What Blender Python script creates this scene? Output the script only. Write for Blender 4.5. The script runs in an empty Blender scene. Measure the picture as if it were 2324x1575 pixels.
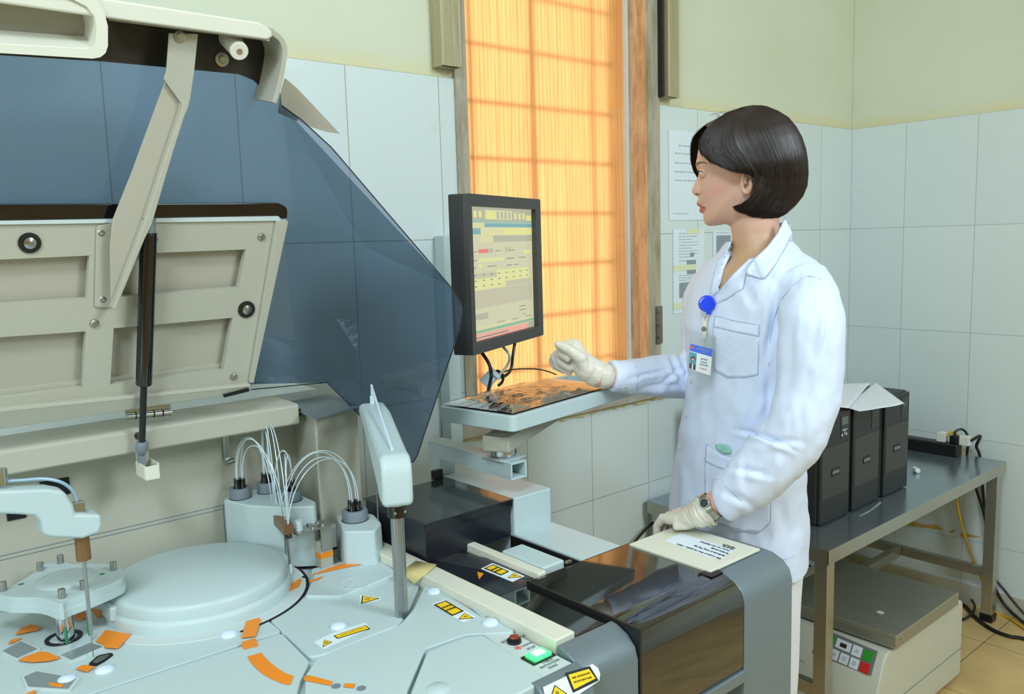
import bpy, bmesh, math, random
from mathutils import Vector as V, Matrix
import numpy as np
random.seed(7)
S = bpy.context.scene
COL = S.collection
# ---------------- camera ----------------
W, H = 2324, 1575
YAW, PITCH, ROLL, FPX, CH = 0.865587222, 0.125781064, -0.0292115118, 1900.76786, 1.44
_cy, _sy, _cp, _sp = math.cos(YAW), math.sin(YAW), math.cos(PITCH), math.sin(PITCH)
FW = V((_cy*_cp, _sy*_cp, -_sp)); _r = V((_sy, -_cy, 0)); _u = _r.cross(FW)
RT = _r*math.cos(ROLL) + _u*math.sin(ROLL); UP = -_r*math.sin(ROLL) + _u*math.cos(ROLL)
CP = V((0, 0, CH))
cam_d = bpy.data.cameras.new('camera'); cam = bpy.data.objects.new('camera', cam_d); COL.objects.link(cam)
cam_d.sensor_width = 36; cam_d.lens = FPX/W*36; cam_d.clip_start = .02
m = Matrix.Identity(4)
for i in range(3):
    m[i][0] = RT[i]; m[i][1] = UP[i]; m[i][2] = -FW[i]; m[i][3] = CP[i]
cam.matrix_world = m
S.camera = cam
# ---------------- world, lamps, exposure ----------------
S.view_settings.view_transform = 'Standard'; S.view_settings.look = 'None'
S.view_settings.gamma = 1; S.view_settings.use_curve_mapping = False
S.view_settings.exposure = -0.05
wd = bpy.data.worlds.new('world'); S.world = wd; wd.use_nodes = True
wd.node_tree.nodes['Background'].inputs[0].default_value = (.75, .95, 1, 1)
wd.node_tree.nodes['Background'].inputs[1].default_value = .5
def area(name, loc, target, size, power, color, sy=None):
    l = bpy.data.lights.new(name, 'AREA'); l.energy = power; l.color = color; l.size = size
    if sy: l.shape = 'RECTANGLE'; l.size_y = sy
    o = bpy.data.objects.new(name, l); COL.objects.link(o); o.location = loc
    o.rotation_euler = (V(target)-V(loc)).to_track_quat('-Z', 'Y').to_euler()
    return o
area('ceiling_panel_light', (-.6, -.1, 2.9), (.9, 1.0, .6), .55, 40, (.74, .875, 1))
area('ceiling_tube_light', (1.6, -1.2, 2.95), (1.6, .9, .9), .7, 100, (.76, .885, 1), 1.6)
area('side_fill_light', (-2.3, .1, 1.9), (1.2, .9, 1.1), 1.5, 34, (.80, .90, 1), 1.5)  # added fill lamp off to the left, brightens face and coat front
# ---------------- pixel rays onto real planes ----------------
def ray(x, y): return FW + RT*((x-W/2)/FPX) - UP*((y-H/2)/FPX)
def uz(x, y, z): d = ray(x, y); return CP + d*((z-CH)/d.z)
def ux(x, y, X): d = ray(x, y); return CP + d*(X/d.x)
def uy(x, y, Y): d = ray(x, y); return CP + d*(Y/d.y)
def ud(x, y, dep): return CP + ray(x, y)*dep
def upl(x, y, P0, N): d = ray(x, y); return CP + d*((P0-CP).dot(N)/d.dot(N))
def uv(x, y, base):                      # point of the vertical line through base seen at row y
    n = FW.copy(); n.z = 0; n.normalize(); return V((base.x, base.y, upl(x, y, base, n).z))
# ---------------- materials ----------------
def srgb(c):
    return tuple(((v/255)/12.92 if v/255 <= .04045 else ((v/255+.055)/1.055)**2.4) for v in c) + (1,)
MATS = {}
def mat(name, c, rough=.5, metal=0, spec=.5, noise=0.04, nscale=8, bump=0, bscale=200, coat=0, emit=None, es=0, sheen=0):
    if name in MATS: return MATS[name]
    m = bpy.data.materials.new(name); m.use_nodes = True; nt = m.node_tree; b = nt.nodes['Principled BSDF']
    col = srgb(c)
    b.inputs['Roughness'].default_value = rough; b.inputs['Metallic'].default_value = metal
    b.inputs['Specular IOR Level'].default_value = spec; b.inputs['Coat Weight'].default_value = coat
    b.inputs['Coat Roughness'].default_value = .05
    tc = nt.nodes.new('ShaderNodeTexCoord'); n = nt.nodes.new('ShaderNodeTexNoise'); n.inputs['Scale'].default_value = nscale; n.inputs['Detail'].default_value = 4
    nt.links.new(tc.outputs['Object'], n.inputs['Vector'])
    mp = nt.nodes.new('ShaderNodeMapRange'); mp.inputs['From Min'].default_value = .3; mp.inputs['From Max'].default_value = .7
    mp.inputs['To Min'].default_value = 1-noise; mp.inputs['To Max'].default_value = 1+noise
    nt.links.new(n.outputs['Fac'], mp.inputs['Value'])
    mx = nt.nodes.new('ShaderNodeVectorMath'); mx.operation = 'SCALE'; mx.inputs[0].default_value = col[:3]
    nt.links.new(mp.outputs[0], mx.inputs['Scale']); nt.links.new(mx.outputs[0], b.inputs['Base Color'])
    if bump:
        n2 = nt.nodes.new('ShaderNodeTexNoise'); n2.inputs['Scale'].default_value = bscale
        nt.links.new(tc.outputs['Object'], n2.inputs['Vector'])
        bp = nt.nodes.new('ShaderNodeBump'); bp.inputs['Strength'].default_value = bump; bp.inputs['Distance'].default_value = .002
        nt.links.new(n2.outputs['Fac'], bp.inputs['Height']); nt.links.new(bp.outputs[0], b.inputs['Normal'])
    if emit:
        b.inputs['Emission Color'].default_value = srgb(emit); b.inputs['Emission Strength'].default_value = es
    MATS[name] = m; return m
def ramp_node(nt, stops):
    r = nt.nodes.new('ShaderNodeValToRGB')
    while len(r.color_ramp.elements) < len(stops): r.color_ramp.elements.new(.5)
    for e, (p, c) in zip(r.color_ramp.elements, stops): e.position = p; e.color = c
    return r
def thin_glass(name, tint, gloss=.12, rough=.02, diff=0, dcol=(60, 80, 110)):
    m = bpy.data.materials.new(name); m.use_nodes = True; nt = m.node_tree; nt.nodes.clear()
    out = nt.nodes.new('ShaderNodeOutputMaterial'); t = nt.nodes.new('ShaderNodeBsdfTransparent'); t.inputs[0].default_value = tuple(tint)+(1,)
    g = nt.nodes.new('ShaderNodeBsdfGlossy'); g.inputs['Roughness'].default_value = rough
    lw = nt.nodes.new('ShaderNodeFresnel'); lw.inputs[0].default_value = 1.5
    a = nt.nodes.new('ShaderNodeMath'); a.operation = 'MULTIPLY'; a.inputs[1].default_value = gloss/.04
    nt.links.new(lw.outputs[0], a.inputs[0]); a.use_clamp = True
    mx = nt.nodes.new('ShaderNodeMixShader'); nt.links.new(a.outputs[0], mx.inputs[0])
    nt.links.new(t.outputs[0], mx.inputs[1]); nt.links.new(g.outputs[0], mx.inputs[2]); last = mx
    if diff:
        d = nt.nodes.new('ShaderNodeBsdfDiffuse'); d.inputs[0].default_value = srgb(dcol)
        m2 = nt.nodes.new('ShaderNodeMixShader'); m2.inputs[0].default_value = diff
        nt.links.new(mx.outputs[0], m2.inputs[1]); nt.links.new(d.outputs[0], m2.inputs[2]); last = m2
    nt.links.new(last.outputs[0], out.inputs[0]); MATS[name] = m; return m
def brushed(name, c, rough=.3, metal=.9, axis=0, amt=.25, stretch=40):
    m = mat(name, c, rough, metal, noise=.0)
    nt = m.node_tree; b = nt.nodes['Principled BSDF']; tc = nt.nodes.new('ShaderNodeTexCoord')
    mpn = nt.nodes.new('ShaderNodeMapping'); s = [stretch]*3; s[axis] = 1.5; mpn.inputs['Scale'].default_value = s
    n = nt.nodes.new('ShaderNodeTexNoise'); n.inputs['Scale'].default_value = 6; n.inputs['Detail'].default_value = 6
    nt.links.new(tc.outputs['Object'], mpn.inputs[0]); nt.links.new(mpn.outputs[0], n.inputs['Vector'])
    r = ramp_node(nt, [(.3, tuple(v*(1-amt) for v in srgb(c)[:3])+(1,)), (.7, tuple(min(1, v*(1+amt)) for v in srgb(c)[:3])+(1,))])
    nt.links.new(n.outputs['Fac'], r.inputs[0]); nt.links.new(r.outputs[0], b.inputs['Base Color'])
    mr = nt.nodes.new('ShaderNodeMapRange'); mr.inputs['To Min'].default_value = max(.05, rough-.12); mr.inputs['To Max'].default_value = rough+.15
    nt.links.new(n.outputs['Fac'], mr.inputs['Value']); nt.links.new(mr.outputs[0], b.inputs['Roughness'])
    return m
WHITE = mat('white_plastic', (190, 208, 208), .42, noise=.015, nscale=3)
CREAM = mat('cream_plastic', (222, 222, 205), .45, noise=.02)
BEIGE = mat('beige_enamel', (178, 177, 160), .45, noise=.03, nscale=4, bump=.15, bscale=600)
BEIGE2 = mat('beige_inner_panel', (176, 172, 155), .5, noise=.06, nscale=3)
GREYW = mat('pale_grey_enamel', (200, 212, 210), .4, noise=.02)
SILVER = mat('silver_grey_paint', (120, 134, 140), .38, .35, noise=.02, bump=.1, bscale=900)
BLACK = mat('black_plastic', (22, 22, 24), .4)
BLACKG = mat('black_gloss', (10, 10, 12), .08, spec=.6, noise=0, coat=.3)
DARKLID = mat('dark_glossy_lid', (14, 12, 12), .04, spec=.9, noise=0, coat=1)
GREY = mat('grey_rubber', (118, 130, 138), .6)
STEEL = mat('steel_part', (170, 170, 165), .25, .95, noise=.05)
CHROME = mat('chrome_part', (200, 203, 205), .12, 1, noise=0)
ORANGE = mat('orange_marking', (240, 140, 25), .5, noise=.02)
YELLOW = mat('yellow_label', (250, 205, 10), .45, noise=.02)
INK = mat('black_ink', (20, 20, 20), .6, noise=0)
LABELW = mat('white_label', (226, 238, 242), .4, noise=.01)
BROWNR = mat('brown_resin', (122, 88, 52), .35)
TAPE = mat('masking_tape', (222, 205, 140), .7, bump=.3, bscale=90)
GREENP = mat('green_paint_tip', (30, 135, 90), .5)
DOT = mat('white_dome_plastic', (215, 232, 246), .3, noise=0)
TUBE = mat('clear_tubing', (205, 222, 226), .15, spec=.8, noise=0)
DARK = mat('dark_gap', (12, 13, 15), .8, noise=0)
# ---------------- mesh helpers ----------------
WP = {}
class MB:
    def __init__(s): s.v = []; s.f = []; s.m = []; s.mi = 0
    def add(s, vs, fs):
        o = len(s.v); s.v += [V(p) for p in vs]; s.f += [tuple(i+o for i in f) for f in fs]; s.m += [s.mi]*len(fs); return s
    def prism(s, pts, vec):
        n = len(pts); vec = V(vec); a = [V(p) for p in pts]; b = [p+vec for p in a]
        nn = V((0, 0, 0))
        for i in range(n): nn += a[i].cross(a[(i+1) % n])
        fl = nn.dot(vec) < 0
        fs = [tuple(range(n)), tuple(range(2*n-1, n-1, -1))] + [(i, i+n, (i+1) % n+n, (i+1) % n) for i in range(n)]
        if not fl: fs = [tuple(reversed(f)) for f in fs]
        return s.add(a+b, fs)
    def box(s, lo, hi):
        x0, y0, z0 = lo; x1, y1, z1 = hi
        return s.prism([(x0, y0, z0), (x1, y0, z0), (x1, y1, z0), (x0, y1, z0)], (0, 0, z1-z0))
    def obox(s, c, ax, ay, az):
        c, ax, ay, az = V(c), V(ax), V(ay), V(az)
        return s.prism([c-ax-ay-az, c+ax-ay-az, c+ax+ay-az, c-ax+ay-az], az*2)
    def cyl(s, p0, p1, r0, r1=None, n=20, caps=True):
        p0, p1 = V(p0), V(p1); r1 = r0 if r1 is None else r1; d = (p1-p0).normalized()
        a = d.orthogonal().normalized(); b = d.cross(a); vs = []
        for p, r in ((p0, r0), (p1, r1)):
            vs += [p+(a*math.cos(t)+b*math.sin(t))*r for t in [2*math.pi*i/n for i in range(n)]]
        fs = [(i, (i+1) % n, (i+1) % n+n, i+n) for i in range(n)]
        if caps: fs += [tuple(range(n-1, -1, -1)), tuple(range(n, 2*n))]
        return s.add(vs, fs)
    def lathe(s, c, prof, axis=(0, 0, 1), n=48, a0=0, a1=2*math.pi):
        c = V(c); d = V(axis).normalized(); a = V((1, 0, 0)) if abs(d.z) > .9 else d.orthogonal().normalized(); b = d.cross(a)
        full = abs(a1-a0-2*math.pi) < 1e-6; k = n if full else n+1; vs = []
        for i in range(k):
            t = a0+(a1-a0)*i/n
            for r, h in prof: vs.append(c+(a*math.cos(t)+b*math.sin(t))*r+d*h)
        L = len(prof); fs = []
        for i in range(n):
            j = (i+1) % k
            for q in range(L-1): fs.append((i*L+q, j*L+q, j*L+q+1, i*L+q+1))
        return s.add(vs, fs)
    def tube(s, pts, r, n=8, sub=6, rs=None):
        P = spline(pts, sub) if sub > 1 else [V(p) for p in pts]
        N = len(P); vs = []; up = None
        for i, p in enumerate(P):
            d = (P[min(i+1, N-1)]-P[max(i-1, 0)]).normalized()
            if up is None: up = d.orthogonal().normalized()
            up = (up-d*up.dot(d)).normalized(); b = d.cross(up)
            rr = r if rs is None else rs[0]+(rs[1]-rs[0])*i/(N-1)
            vs += [p+(up*math.cos(2*math.pi*k/n)+b*math.sin(2*math.pi*k/n))*rr for k in range(n)]
        fs = [(i*n+k, i*n+(k+1) % n, (i+1)*n+(k+1) % n, (i+1)*n+k) for i in range(N-1) for k in range(n)]
        fs += [tuple(range(n-1, -1, -1)), tuple(range((N-1)*n, N*n))]
        return s.add(vs, fs)
    def grid(s, rows, closed=False):
        nr, nc = len(rows), len(rows[0]); vs = [p for r in rows for p in r]
        fs = [(i*nc+j, i*nc+(j+1) % nc, (i+1)*nc+(j+1) % nc, (i+1)*nc+j) for i in range(nr-1) for j in range(nc if closed else nc-1)]
        return s.add(vs, fs)
    def build(s, name, material, parent=None, bevel=0, smooth=35, seg=2, sub=0, solid=0, recalc=False):
        me = bpy.data.meshes.new(name)
        zs = [p.z for p in s.v]; xs = [p.x for p in s.v]; ys = [p.y for p in s.v]
        org = V(((min(xs)+max(xs))/2, (min(ys)+max(ys))/2, min(zs)))
        me.from_pydata([p-org for p in s.v], [], s.f)
        mats = material if isinstance(material, list) else [material]
        for q in mats: me.materials.append(q)
        me.polygons.foreach_set('material_index', s.m)
        if recalc:
            bm = bmesh.new(); bm.from_mesh(me); bmesh.ops.remove_doubles(bm, verts=bm.verts, dist=1e-5)
            bmesh.ops.recalc_face_normals(bm, faces=bm.faces); bm.to_mesh(me); bm.free()
        me.update()
        if smooth:
            me.polygons.foreach_set('use_smooth', [True]*len(me.polygons)); me.set_sharp_from_angle(angle=math.radians(smooth))
        o = bpy.data.objects.new(name, me); COL.objects.link(o)
        WP[o] = org; 
        if parent: o.parent = parent; o.location = org-WP[parent]
        else: o.location = org
        if solid:
            q = o.modifiers.new('s', 'SOLIDIFY'); q.thickness = solid; q.offset = 0
        if bevel:
            q = o.modifiers.new('b', 'BEVEL'); q.width = bevel; q.segments = seg; q.limit_method = 'ANGLE'; q.angle_limit = math.radians(35); q.harden_normals = True
        if sub:
            q = o.modifiers.new('u', 'SUBSURF'); q.levels = sub; q.render_levels = sub
        return o
def spline(pts, sub=6, closed=False):
    P = [V(p) for p in pts]; n = len(P); out = []
    rng = range(n) if closed else range(n-1)
    for i in rng:
        g = (lambda k: P[k % n]) if closed else (lambda k: P[max(0, min(n-1, k))])
        a, b, c, d = g(i-1), g(i), g(i+1), g(i+2)
        for k in range(sub):
            t = k/sub
            out.append(.5*((2*b)+(c-a)*t+(2*a-5*b+4*c-d)*t*t+(3*b-a-3*c+d)*t**3))
    if not closed: out.append(P[-1])
    return out
def fillet(pts, rad, n=5):
    P = [V(p) for p in pts]; L = len(P); out = []
    for i in range(L):
        a, b, c = P[i-1], P[i], P[(i+1) % L]; r = rad[i] if isinstance(rad, (list, tuple)) else rad
        if r <= 0: out.append(b); continue
        r1 = min(r, (a-b).length*.45, (c-b).length*.45); s0 = b+(a-b).normalized()*r1; s1 = b+(c-b).normalized()*r1
        for k in range(n+1):
            t = k/n; out.append(s0*(1-t)**2+b*2*t*(1-t)+s1*t*t)
    return out
def pz(poly, z): return [uz(x, y, z) for x, y in poly]
def tag(o, label=None, cat=None, group=None, kind=None):
    if label: o['label'] = label
    if cat: o['category'] = cat
    if group: o['group'] = group
    if kind: o['kind'] = kind
    return o
def thing(name, loc, label, cat, group=None):
    o = bpy.data.objects.new(name, None); COL.objects.link(o); o.location = loc; o.empty_display_size = .05
    WP[o] = V(loc); return tag(o, label, cat, group)
def holes(outer, inner, vec, mb=None):
    """plate with holes: outer and inner are coplanar 3D loops, extruded by vec"""
    mb = mb or MB(); bm = bmesh.new(); loops = []
    for lp in [outer]+inner:
        vs = [bm.verts.new(p) for p in lp]; loops.append(vs)
        for i in range(len(vs)): bm.edges.new((vs[i], vs[(i+1) % len(vs)]))
    bmesh.ops.triangle_fill(bm, use_beauty=True, edges=bm.edges[:])
    bm.verts.index_update(); vs = [v.co.copy() for v in bm.verts]; fs = [tuple(v.index for v in f.verts) for f in bm.faces]
    n = len(vs); vec = V(vec)
    allf = fs+[tuple(i+n for i in reversed(f)) for f in fs]
    for lp in loops:
        ids = [v.index for v in lp]
        for i in range(len(ids)): a, b = ids[i], ids[(i+1) % len(ids)]; allf.append((a, b, b+n, a+n))
    bm.free(); mb.add(vs+[p+vec for p in vs], allf); return mb
def text_mesh(body, size, material, org, right, up, name='lettering', parent=None, align='CENTER', ext=.0002, wid=None):
    c = bpy.data.curves.new('t', 'FONT'); c.body = body; c.size = size; c.align_x = align; c.align_y = 'CENTER'; c.extrude = ext/size if False else ext
    o = bpy.data.objects.new('t', c); COL.objects.link(o)
    dg = bpy.context.evaluated_depsgraph_get(); me0 = bpy.data.meshes.new_from_object(o.evaluated_get(dg))
    r = V(right).normalized(); u = (V(up)-r*V(up).dot(r)).normalized(); n = r.cross(u)
    sx = 1
    if wid and len(me0.vertices):
        ww = max(v.co.x for v in me0.vertices)-min(v.co.x for v in me0.vertices); sx = wid/ww
    mb = MB(); mb.add([V(org)+r*v.co.x*sx+u*v.co.y+n*v.co.z for v in me0.vertices], [tuple(p.vertices) for p in me0.polygons])
    bpy.data.objects.remove(o); bpy.data.meshes.remove(me0); bpy.data.curves.remove(c)
    if not mb.v: return None
    return mb.build(name, material, parent, smooth=0)
# ================= the room =================
D, E = 1.74, 3.328
ZT = CH+.409; TW, TH = .2603, .4
def grp(): return None
def wall_material(name, tile, ax, off, stain):
    m = bpy.data.materials.new(name); m.use_nodes = True; nt = m.node_tree; b = nt.nodes['Principled BSDF']
    tc = nt.nodes.new('ShaderNodeNewGeometry'); sx = nt.nodes.new('ShaderNodeSeparateXYZ'); nt.links.new(tc.outputs['Position'], sx.inputs[0])
    cb = nt.nodes.new('ShaderNodeCombineXYZ')
    def add(src, v):
        a = nt.nodes.new('ShaderNodeMath'); a.operation = 'ADD'; a.inputs[1].default_value = v; nt.links.new(src, a.inputs[0]); return a.outputs[0]
    nt.links.new(add(sx.outputs[ax], -off+TW*40), cb.inputs[0]); nt.links.new(add(sx.outputs[2], -ZT+TH*10), cb.inputs[1])
    n = nt.nodes.new('ShaderNodeTexNoise'); n.inputs['Scale'].default_value = 2.2; n.inputs['Detail'].default_value = 6; nt.links.new(tc.outputs['Position'], n.inputs['Vector'])
    if tile:
        br = nt.nodes.new('ShaderNodeTexBrick'); br.offset = 0; br.offset_frequency = 1; br.squash = 1; br.squash_frequency = 1
        for k, v in (('Scale', 1), ('Mortar Size', .0014), ('Mortar Smooth', .1), ('Brick Width', TW), ('Row Height', TH), ('Bias', 0)): br.inputs[k].default_value = v
        br.inputs['Color1'].default_value = srgb((214, 226, 224)); br.inputs['Color2'].default_value = srgb((209, 222, 221)); br.inputs['Mortar'].default_value = srgb(stain)
        nt.links.new(cb.outputs[0], br.inputs['Vector'])
        n2 = nt.nodes.new('ShaderNodeTexNoise'); n2.inputs['Scale'].default_value = 9; n2.inputs['Detail'].default_value = 8; nt.links.new(tc.outputs['Position'], n2.inputs['Vector'])
        rp = ramp_node(nt, [(.66, (0, 0, 0, 1)), (.72, (1, 1, 1, 1))]); nt.links.new(n2.outputs['Fac'], rp.inputs[0])
        mx = nt.nodes.new('ShaderNodeMix'); mx.data_type = 'RGBA'; mx.inputs['B'].default_value = srgb((205, 205, 178))
        mm = nt.nodes.new('ShaderNodeMath'); mm.operation = 'MULTIPLY'; mm.inputs[1].default_value = .25
        nt.links.new(rp.outputs[0], mm.inputs[0]); nt.links.new(mm.outputs[0], mx.inputs['Factor']); nt.links.new(br.outputs['Color'], mx.inputs['A'])
        nt.links.new(mx.outputs['Result'], b.inputs['Base Color']); b.inputs['Roughness'].default_value = .3
        bp = nt.nodes.new('ShaderNodeBump'); bp.inputs['Strength'].default_value = .4; bp.inputs['Distance'].default_value = .001; bp.invert = True
        nt.links.new(br.outputs['Fac'], bp.inputs['Height']); nt.links.new(bp.outputs[0], b.inputs['Normal'])
    else:
        r = ramp_node(nt, [(.3, srgb((207, 212, 186))), (.7, srgb((214, 219, 196)))]); nt.links.new(n.outputs['Fac'], r.inputs[0])
        # yellow smear of old paint just above the tiles
        mr = nt.nodes.new('ShaderNodeMapRange'); mr.inputs['From Min'].default_value = ZT+.05; mr.inputs['From Max'].default_value = ZT
        n3 = nt.nodes.new('ShaderNodeTexNoise'); n3.inputs['Scale'].default_value = 7; nt.links.new(tc.outputs['Position'], n3.inputs['Vector'])
        nt.links.new(sx.outputs[2], mr.inputs['Value'])
        mu = nt.nodes.new('ShaderNodeMath'); mu.operation = 'MULTIPLY'; nt.links.new(mr.outputs[0], mu.inputs[0]); nt.links.new(n3.outputs['Fac'], mu.inputs[1])
        mx = nt.nodes.new('ShaderNodeMix'); mx.data_type = 'RGBA'; mx.inputs['B'].default_value = srgb((222, 205, 140))
        nt.links.new(mu.outputs[0], mx.inputs['Factor']); nt.links.new(r.outputs[0], mx.inputs['A']); nt.links.new(mx.outputs['Result'], b.inputs['Base Color'])
        b.inputs['Roughness'].default_value = .7
    return m
XJ = 1.00105
PAINT = wall_material('cream_wall_paint', False, 0, XJ, (0, 0, 0))
TILEB = wall_material('white_wall_tiles_window_side', True, 0, XJ, (172, 172, 152))
TILER = wall_material('white_wall_tiles_table_side', True, 1, D-TW+.036, (175, 188, 184))
WX0, WX1, WZ0, WZ1 = 1.347, 2.045, .985, 2.32
ZC = 3.0; XL, YN = -2.6, -2.6
def struct(mb, name, m, **k): return tag(mb.build(name, m, smooth=0, **k), kind='structure')
b = MB(); b.mi = 0
T = .22
for lo, hi, mi in [((XL, D, ZT), (WX0, D+T, ZC), 0), ((WX0, D, WZ1), (WX1, D+T, ZC), 0), ((WX1, D, ZT), (E+T, D+T, ZC), 0),
                   ((XL, D-.006, 0), (WX0, D+T, ZT), 1), ((WX0, D-.006, 0), (WX1, D+T, WZ0), 1), ((WX1, D-.006, 0), (E+T, D+T, ZT), 1)]:
    b.mi = mi; b.box(lo, hi)
struct(b, 'wall_back', [PAINT, TILEB])
b = MB(); b.mi = 0; b.box((E, YN, ZT), (E+T, D-.001, ZC)); b.mi = 1; b.box((E-.006, YN, 0), (E+T, D-.007, ZT)); struct(b, 'wall_right', [PAINT, TILER])
b = MB(); b.box((XL-T, YN, 0), (XL, D, ZC)); struct(b, 'wall_left', PAINT)
b = MB(); b.box((XL, YN-T, 0), (E, YN, ZC)); struct(b, 'wall_front', PAINT)
CEIL = mat('ceiling_paint', (235, 236, 228), .8)
b = MB(); b.box((XL, YN, ZC), (E, D, ZC+.1)); struct(b, 'ceiling', CEIL)
# floor tiles
fm = bpy.data.materials.new('floor_tiles'); fm.use_nodes = True; nt = fm.node_tree; bs = nt.nodes['Principled BSDF']
g = nt.nodes.new('ShaderNodeNewGeometry'); mp = nt.nodes.new('ShaderNodeMapping'); mp.inputs['Location'].default_value = (.4*10-3.03, .4*10-1.06, 0)
br = nt.nodes.new('ShaderNodeTexBrick'); br.offset = 0; br.squash = 1
for k, v in (('Scale', 1), ('Mortar Size', .0015), ('Mortar Smooth', .1), ('Brick Width', .4), ('Row Height', .4)): br.inputs[k].default_value = v
br.inputs['Color1'].default_value = srgb((222, 188, 126)); br.inputs['Color2'].default_value = srgb((214, 180, 118)); br.inputs['Mortar'].default_value = srgb((110, 95, 70))
nt.links.new(g.outputs['Position'], mp.inputs[0]); nt.links.new(mp.outputs[0], br.inputs['Vector'])
n = nt.nodes.new('ShaderNodeTexNoise'); n.inputs['Scale'].default_value = 5; n.inputs['Detail'].default_value = 8; nt.links.new(g.outputs['Position'], n.inputs['Vector'])
rp = ramp_node(nt, [(.35, (.8, .8, .8, 1)), (.65, (1.05, 1.05, 1.05, 1))]); nt.links.new(n.outputs['Fac'], rp.inputs[0])
mx = nt.nodes.new('ShaderNodeMix'); mx.data_type = 'RGBA'; mx.blend_type = 'MULTIPLY'; mx.inputs['Factor'].default_value = 1
nt.links.new(br.outputs['Color'], mx.inputs['A']); nt.links.new(rp.outputs[0], mx.inputs['B']); nt.links.new(mx.outputs['Result'], bs.inputs['Base Color']); bs.inputs['Roughness'].default_value = .35
b = MB(); b.box((XL, YN, -.1), (E, D, 0)); struct(b, 'floor', fm)
# skirting strips
SK = mat('skirting_tile', (188, 188, 170), .4)
b = MB(); b.box((E-.014, YN, 0), (E-.0055, D-.008, .075)); struct(b, 'baseboard_right', SK)
b = MB(); b.box((1.4, D-.016, 0), (E-.02, D-.0055, .075)); struct(b, 'baseboard_back', SK)
# window: frosted woodgrain film, lit from outside, grille bars behind
def film():
    m = bpy.data.materials.new('frosted_orange_film'); m.use_nodes = True; nt = m.node_tree; nt.nodes.clear()
    out = nt.nodes.new('ShaderNodeOutputMaterial'); g = nt.nodes.new('ShaderNodeNewGeometry')
    mp = nt.nodes.new('ShaderNodeMapping'); mp.inputs['Scale'].default_value = (110, 1, 1.6); nt.links.new(g.outputs['Position'], mp.inputs[0])
    n = nt.nodes.new('ShaderNodeTexNoise'); n.inputs['Scale'].default_value = 1.5; n.inputs['Detail'].default_value = 5; n.inputs['Distortion'].default_value = .6; nt.links.new(mp.outputs[0], n.inputs['Vector'])
    mp2 = nt.nodes.new('ShaderNodeMapping'); mp2.inputs['Scale'].default_value = (9, 1, 1.1); nt.links.new(g.outputs['Position'], mp2.inputs[0])
    w = nt.nodes.new('ShaderNodeTexWave'); w.bands_direction = 'X'; w.inputs['Scale'].default_value = 2.4; w.inputs['Distortion'].default_value = 7; w.inputs['Detail'].default_value = 3; w.inputs['Detail Scale'].default_value = .6
    nt.links.new(mp2.outputs[0], w.inputs['Vector'])
    r1 = ramp_node(nt, [(.35, (1, .66, .40, 1)), (.65, (1, .79, .50, 1))]); nt.links.new(n.outputs['Fac'], r1.inputs[0])
    r2 = ramp_node(nt, [(0, (.93, .86, .80, 1)), (.25, (1, 1, 1, 1))]); nt.links.new(w.outputs['Fac'], r2.inputs[0])
    mx = nt.nodes.new('ShaderNodeMix'); mx.data_type = 'RGBA'; mx.blend_type = 'MULTIPLY'; mx.inputs['Factor'].default_value = 1
    nt.links.new(r1.outputs[0], mx.inputs['A']); nt.links.new(r2.outputs[0], mx.inputs['B'])
    rf = nt.nodes.new('ShaderNodeBsdfRefraction'); rf.inputs['Roughness'].default_value = .62; rf.inputs['IOR'].default_value = 1.12
    nt.links.new(mx.outputs['Result'], rf.inputs['Color'])
    df = nt.nodes.new('ShaderNodeBsdfDiffuse'); nt.links.new(mx.outputs['Result'], df.inputs[0])
    m2 = nt.nodes.new('ShaderNodeMixShader'); m2.inputs[0].default_value = .14; nt.links.new(rf.outputs[0], m2.inputs[1]); nt.links.new(df.outputs[0], m2.inputs[2])
    gl = nt.nodes.new('ShaderNodeBsdfGlossy'); gl.inputs['Roughness'].default_value = .15
    m3 = nt.nodes.new('ShaderNodeMixShader'); m3.inputs[0].default_value = .03; nt.links.new(m2.outputs[0], m3.inputs[1]); nt.links.new(gl.outputs[0], m3.inputs[2])
    nt.links.new(m3.outputs[0], out.inputs[0]); return m
YG = 1.812
b = MB(); b.box((WX0, YG, WZ0), (WX1, YG+.004, WZ1))
win = tag(b.build('window_1', film(), smooth=0), kind='structure')
FRST = mat('window_white_strip', (205, 215, 215), .4)
b = MB(); b.box((WX1-.016, YG-.012, WZ0), (WX1-.004, YG-.001, WZ1)); b.box((WX0+.002, YG-.012, WZ0), (WX0+.012, YG-.001, WZ1)); b.build('window_edge_strip', FRST, win)  # pale right strip stands in for a gap of light beside the glass
BAR = mat('window_grille_grey', (210, 205, 190), .5)
b = MB()
for x in (1.47, 1.70, 1.955): b.cyl((x, YG+.060, WZ0), (x, YG+.060, WZ1), .005 if x != 1.70 else .008, n=10)
for k in range(9): b.cyl((WX0, YG+.070, WZ0+.07+k*.155), (WX1, YG+.070, WZ0+.07+k*.155), .005, n=8)
b.build('window_grille', BAR, win)
def sky_panel():
    m = bpy.data.materials.new('bright_daylight_outside'); m.use_nodes = True; nt = m.node_tree; nt.nodes.clear()
    out = nt.nodes.new('ShaderNodeOutputMaterial'); e = nt.nodes.new('ShaderNodeEmission'); e.inputs[0].default_value = (1, .96, .82, 1)
    e.inputs[1].default_value = 1.95; nt.links.new(e.outputs[0], out.inputs[0]); return m
b = MB(); b.box((WX0+.001, 1.895, WZ0+.001), (WX1-.001, 1.905, WZ1-.001)); tag(b.build('window_glow_panel', sky_panel(), smooth=0), kind='structure')  # glowing panel behind the film, stands in for daylight outside
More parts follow.
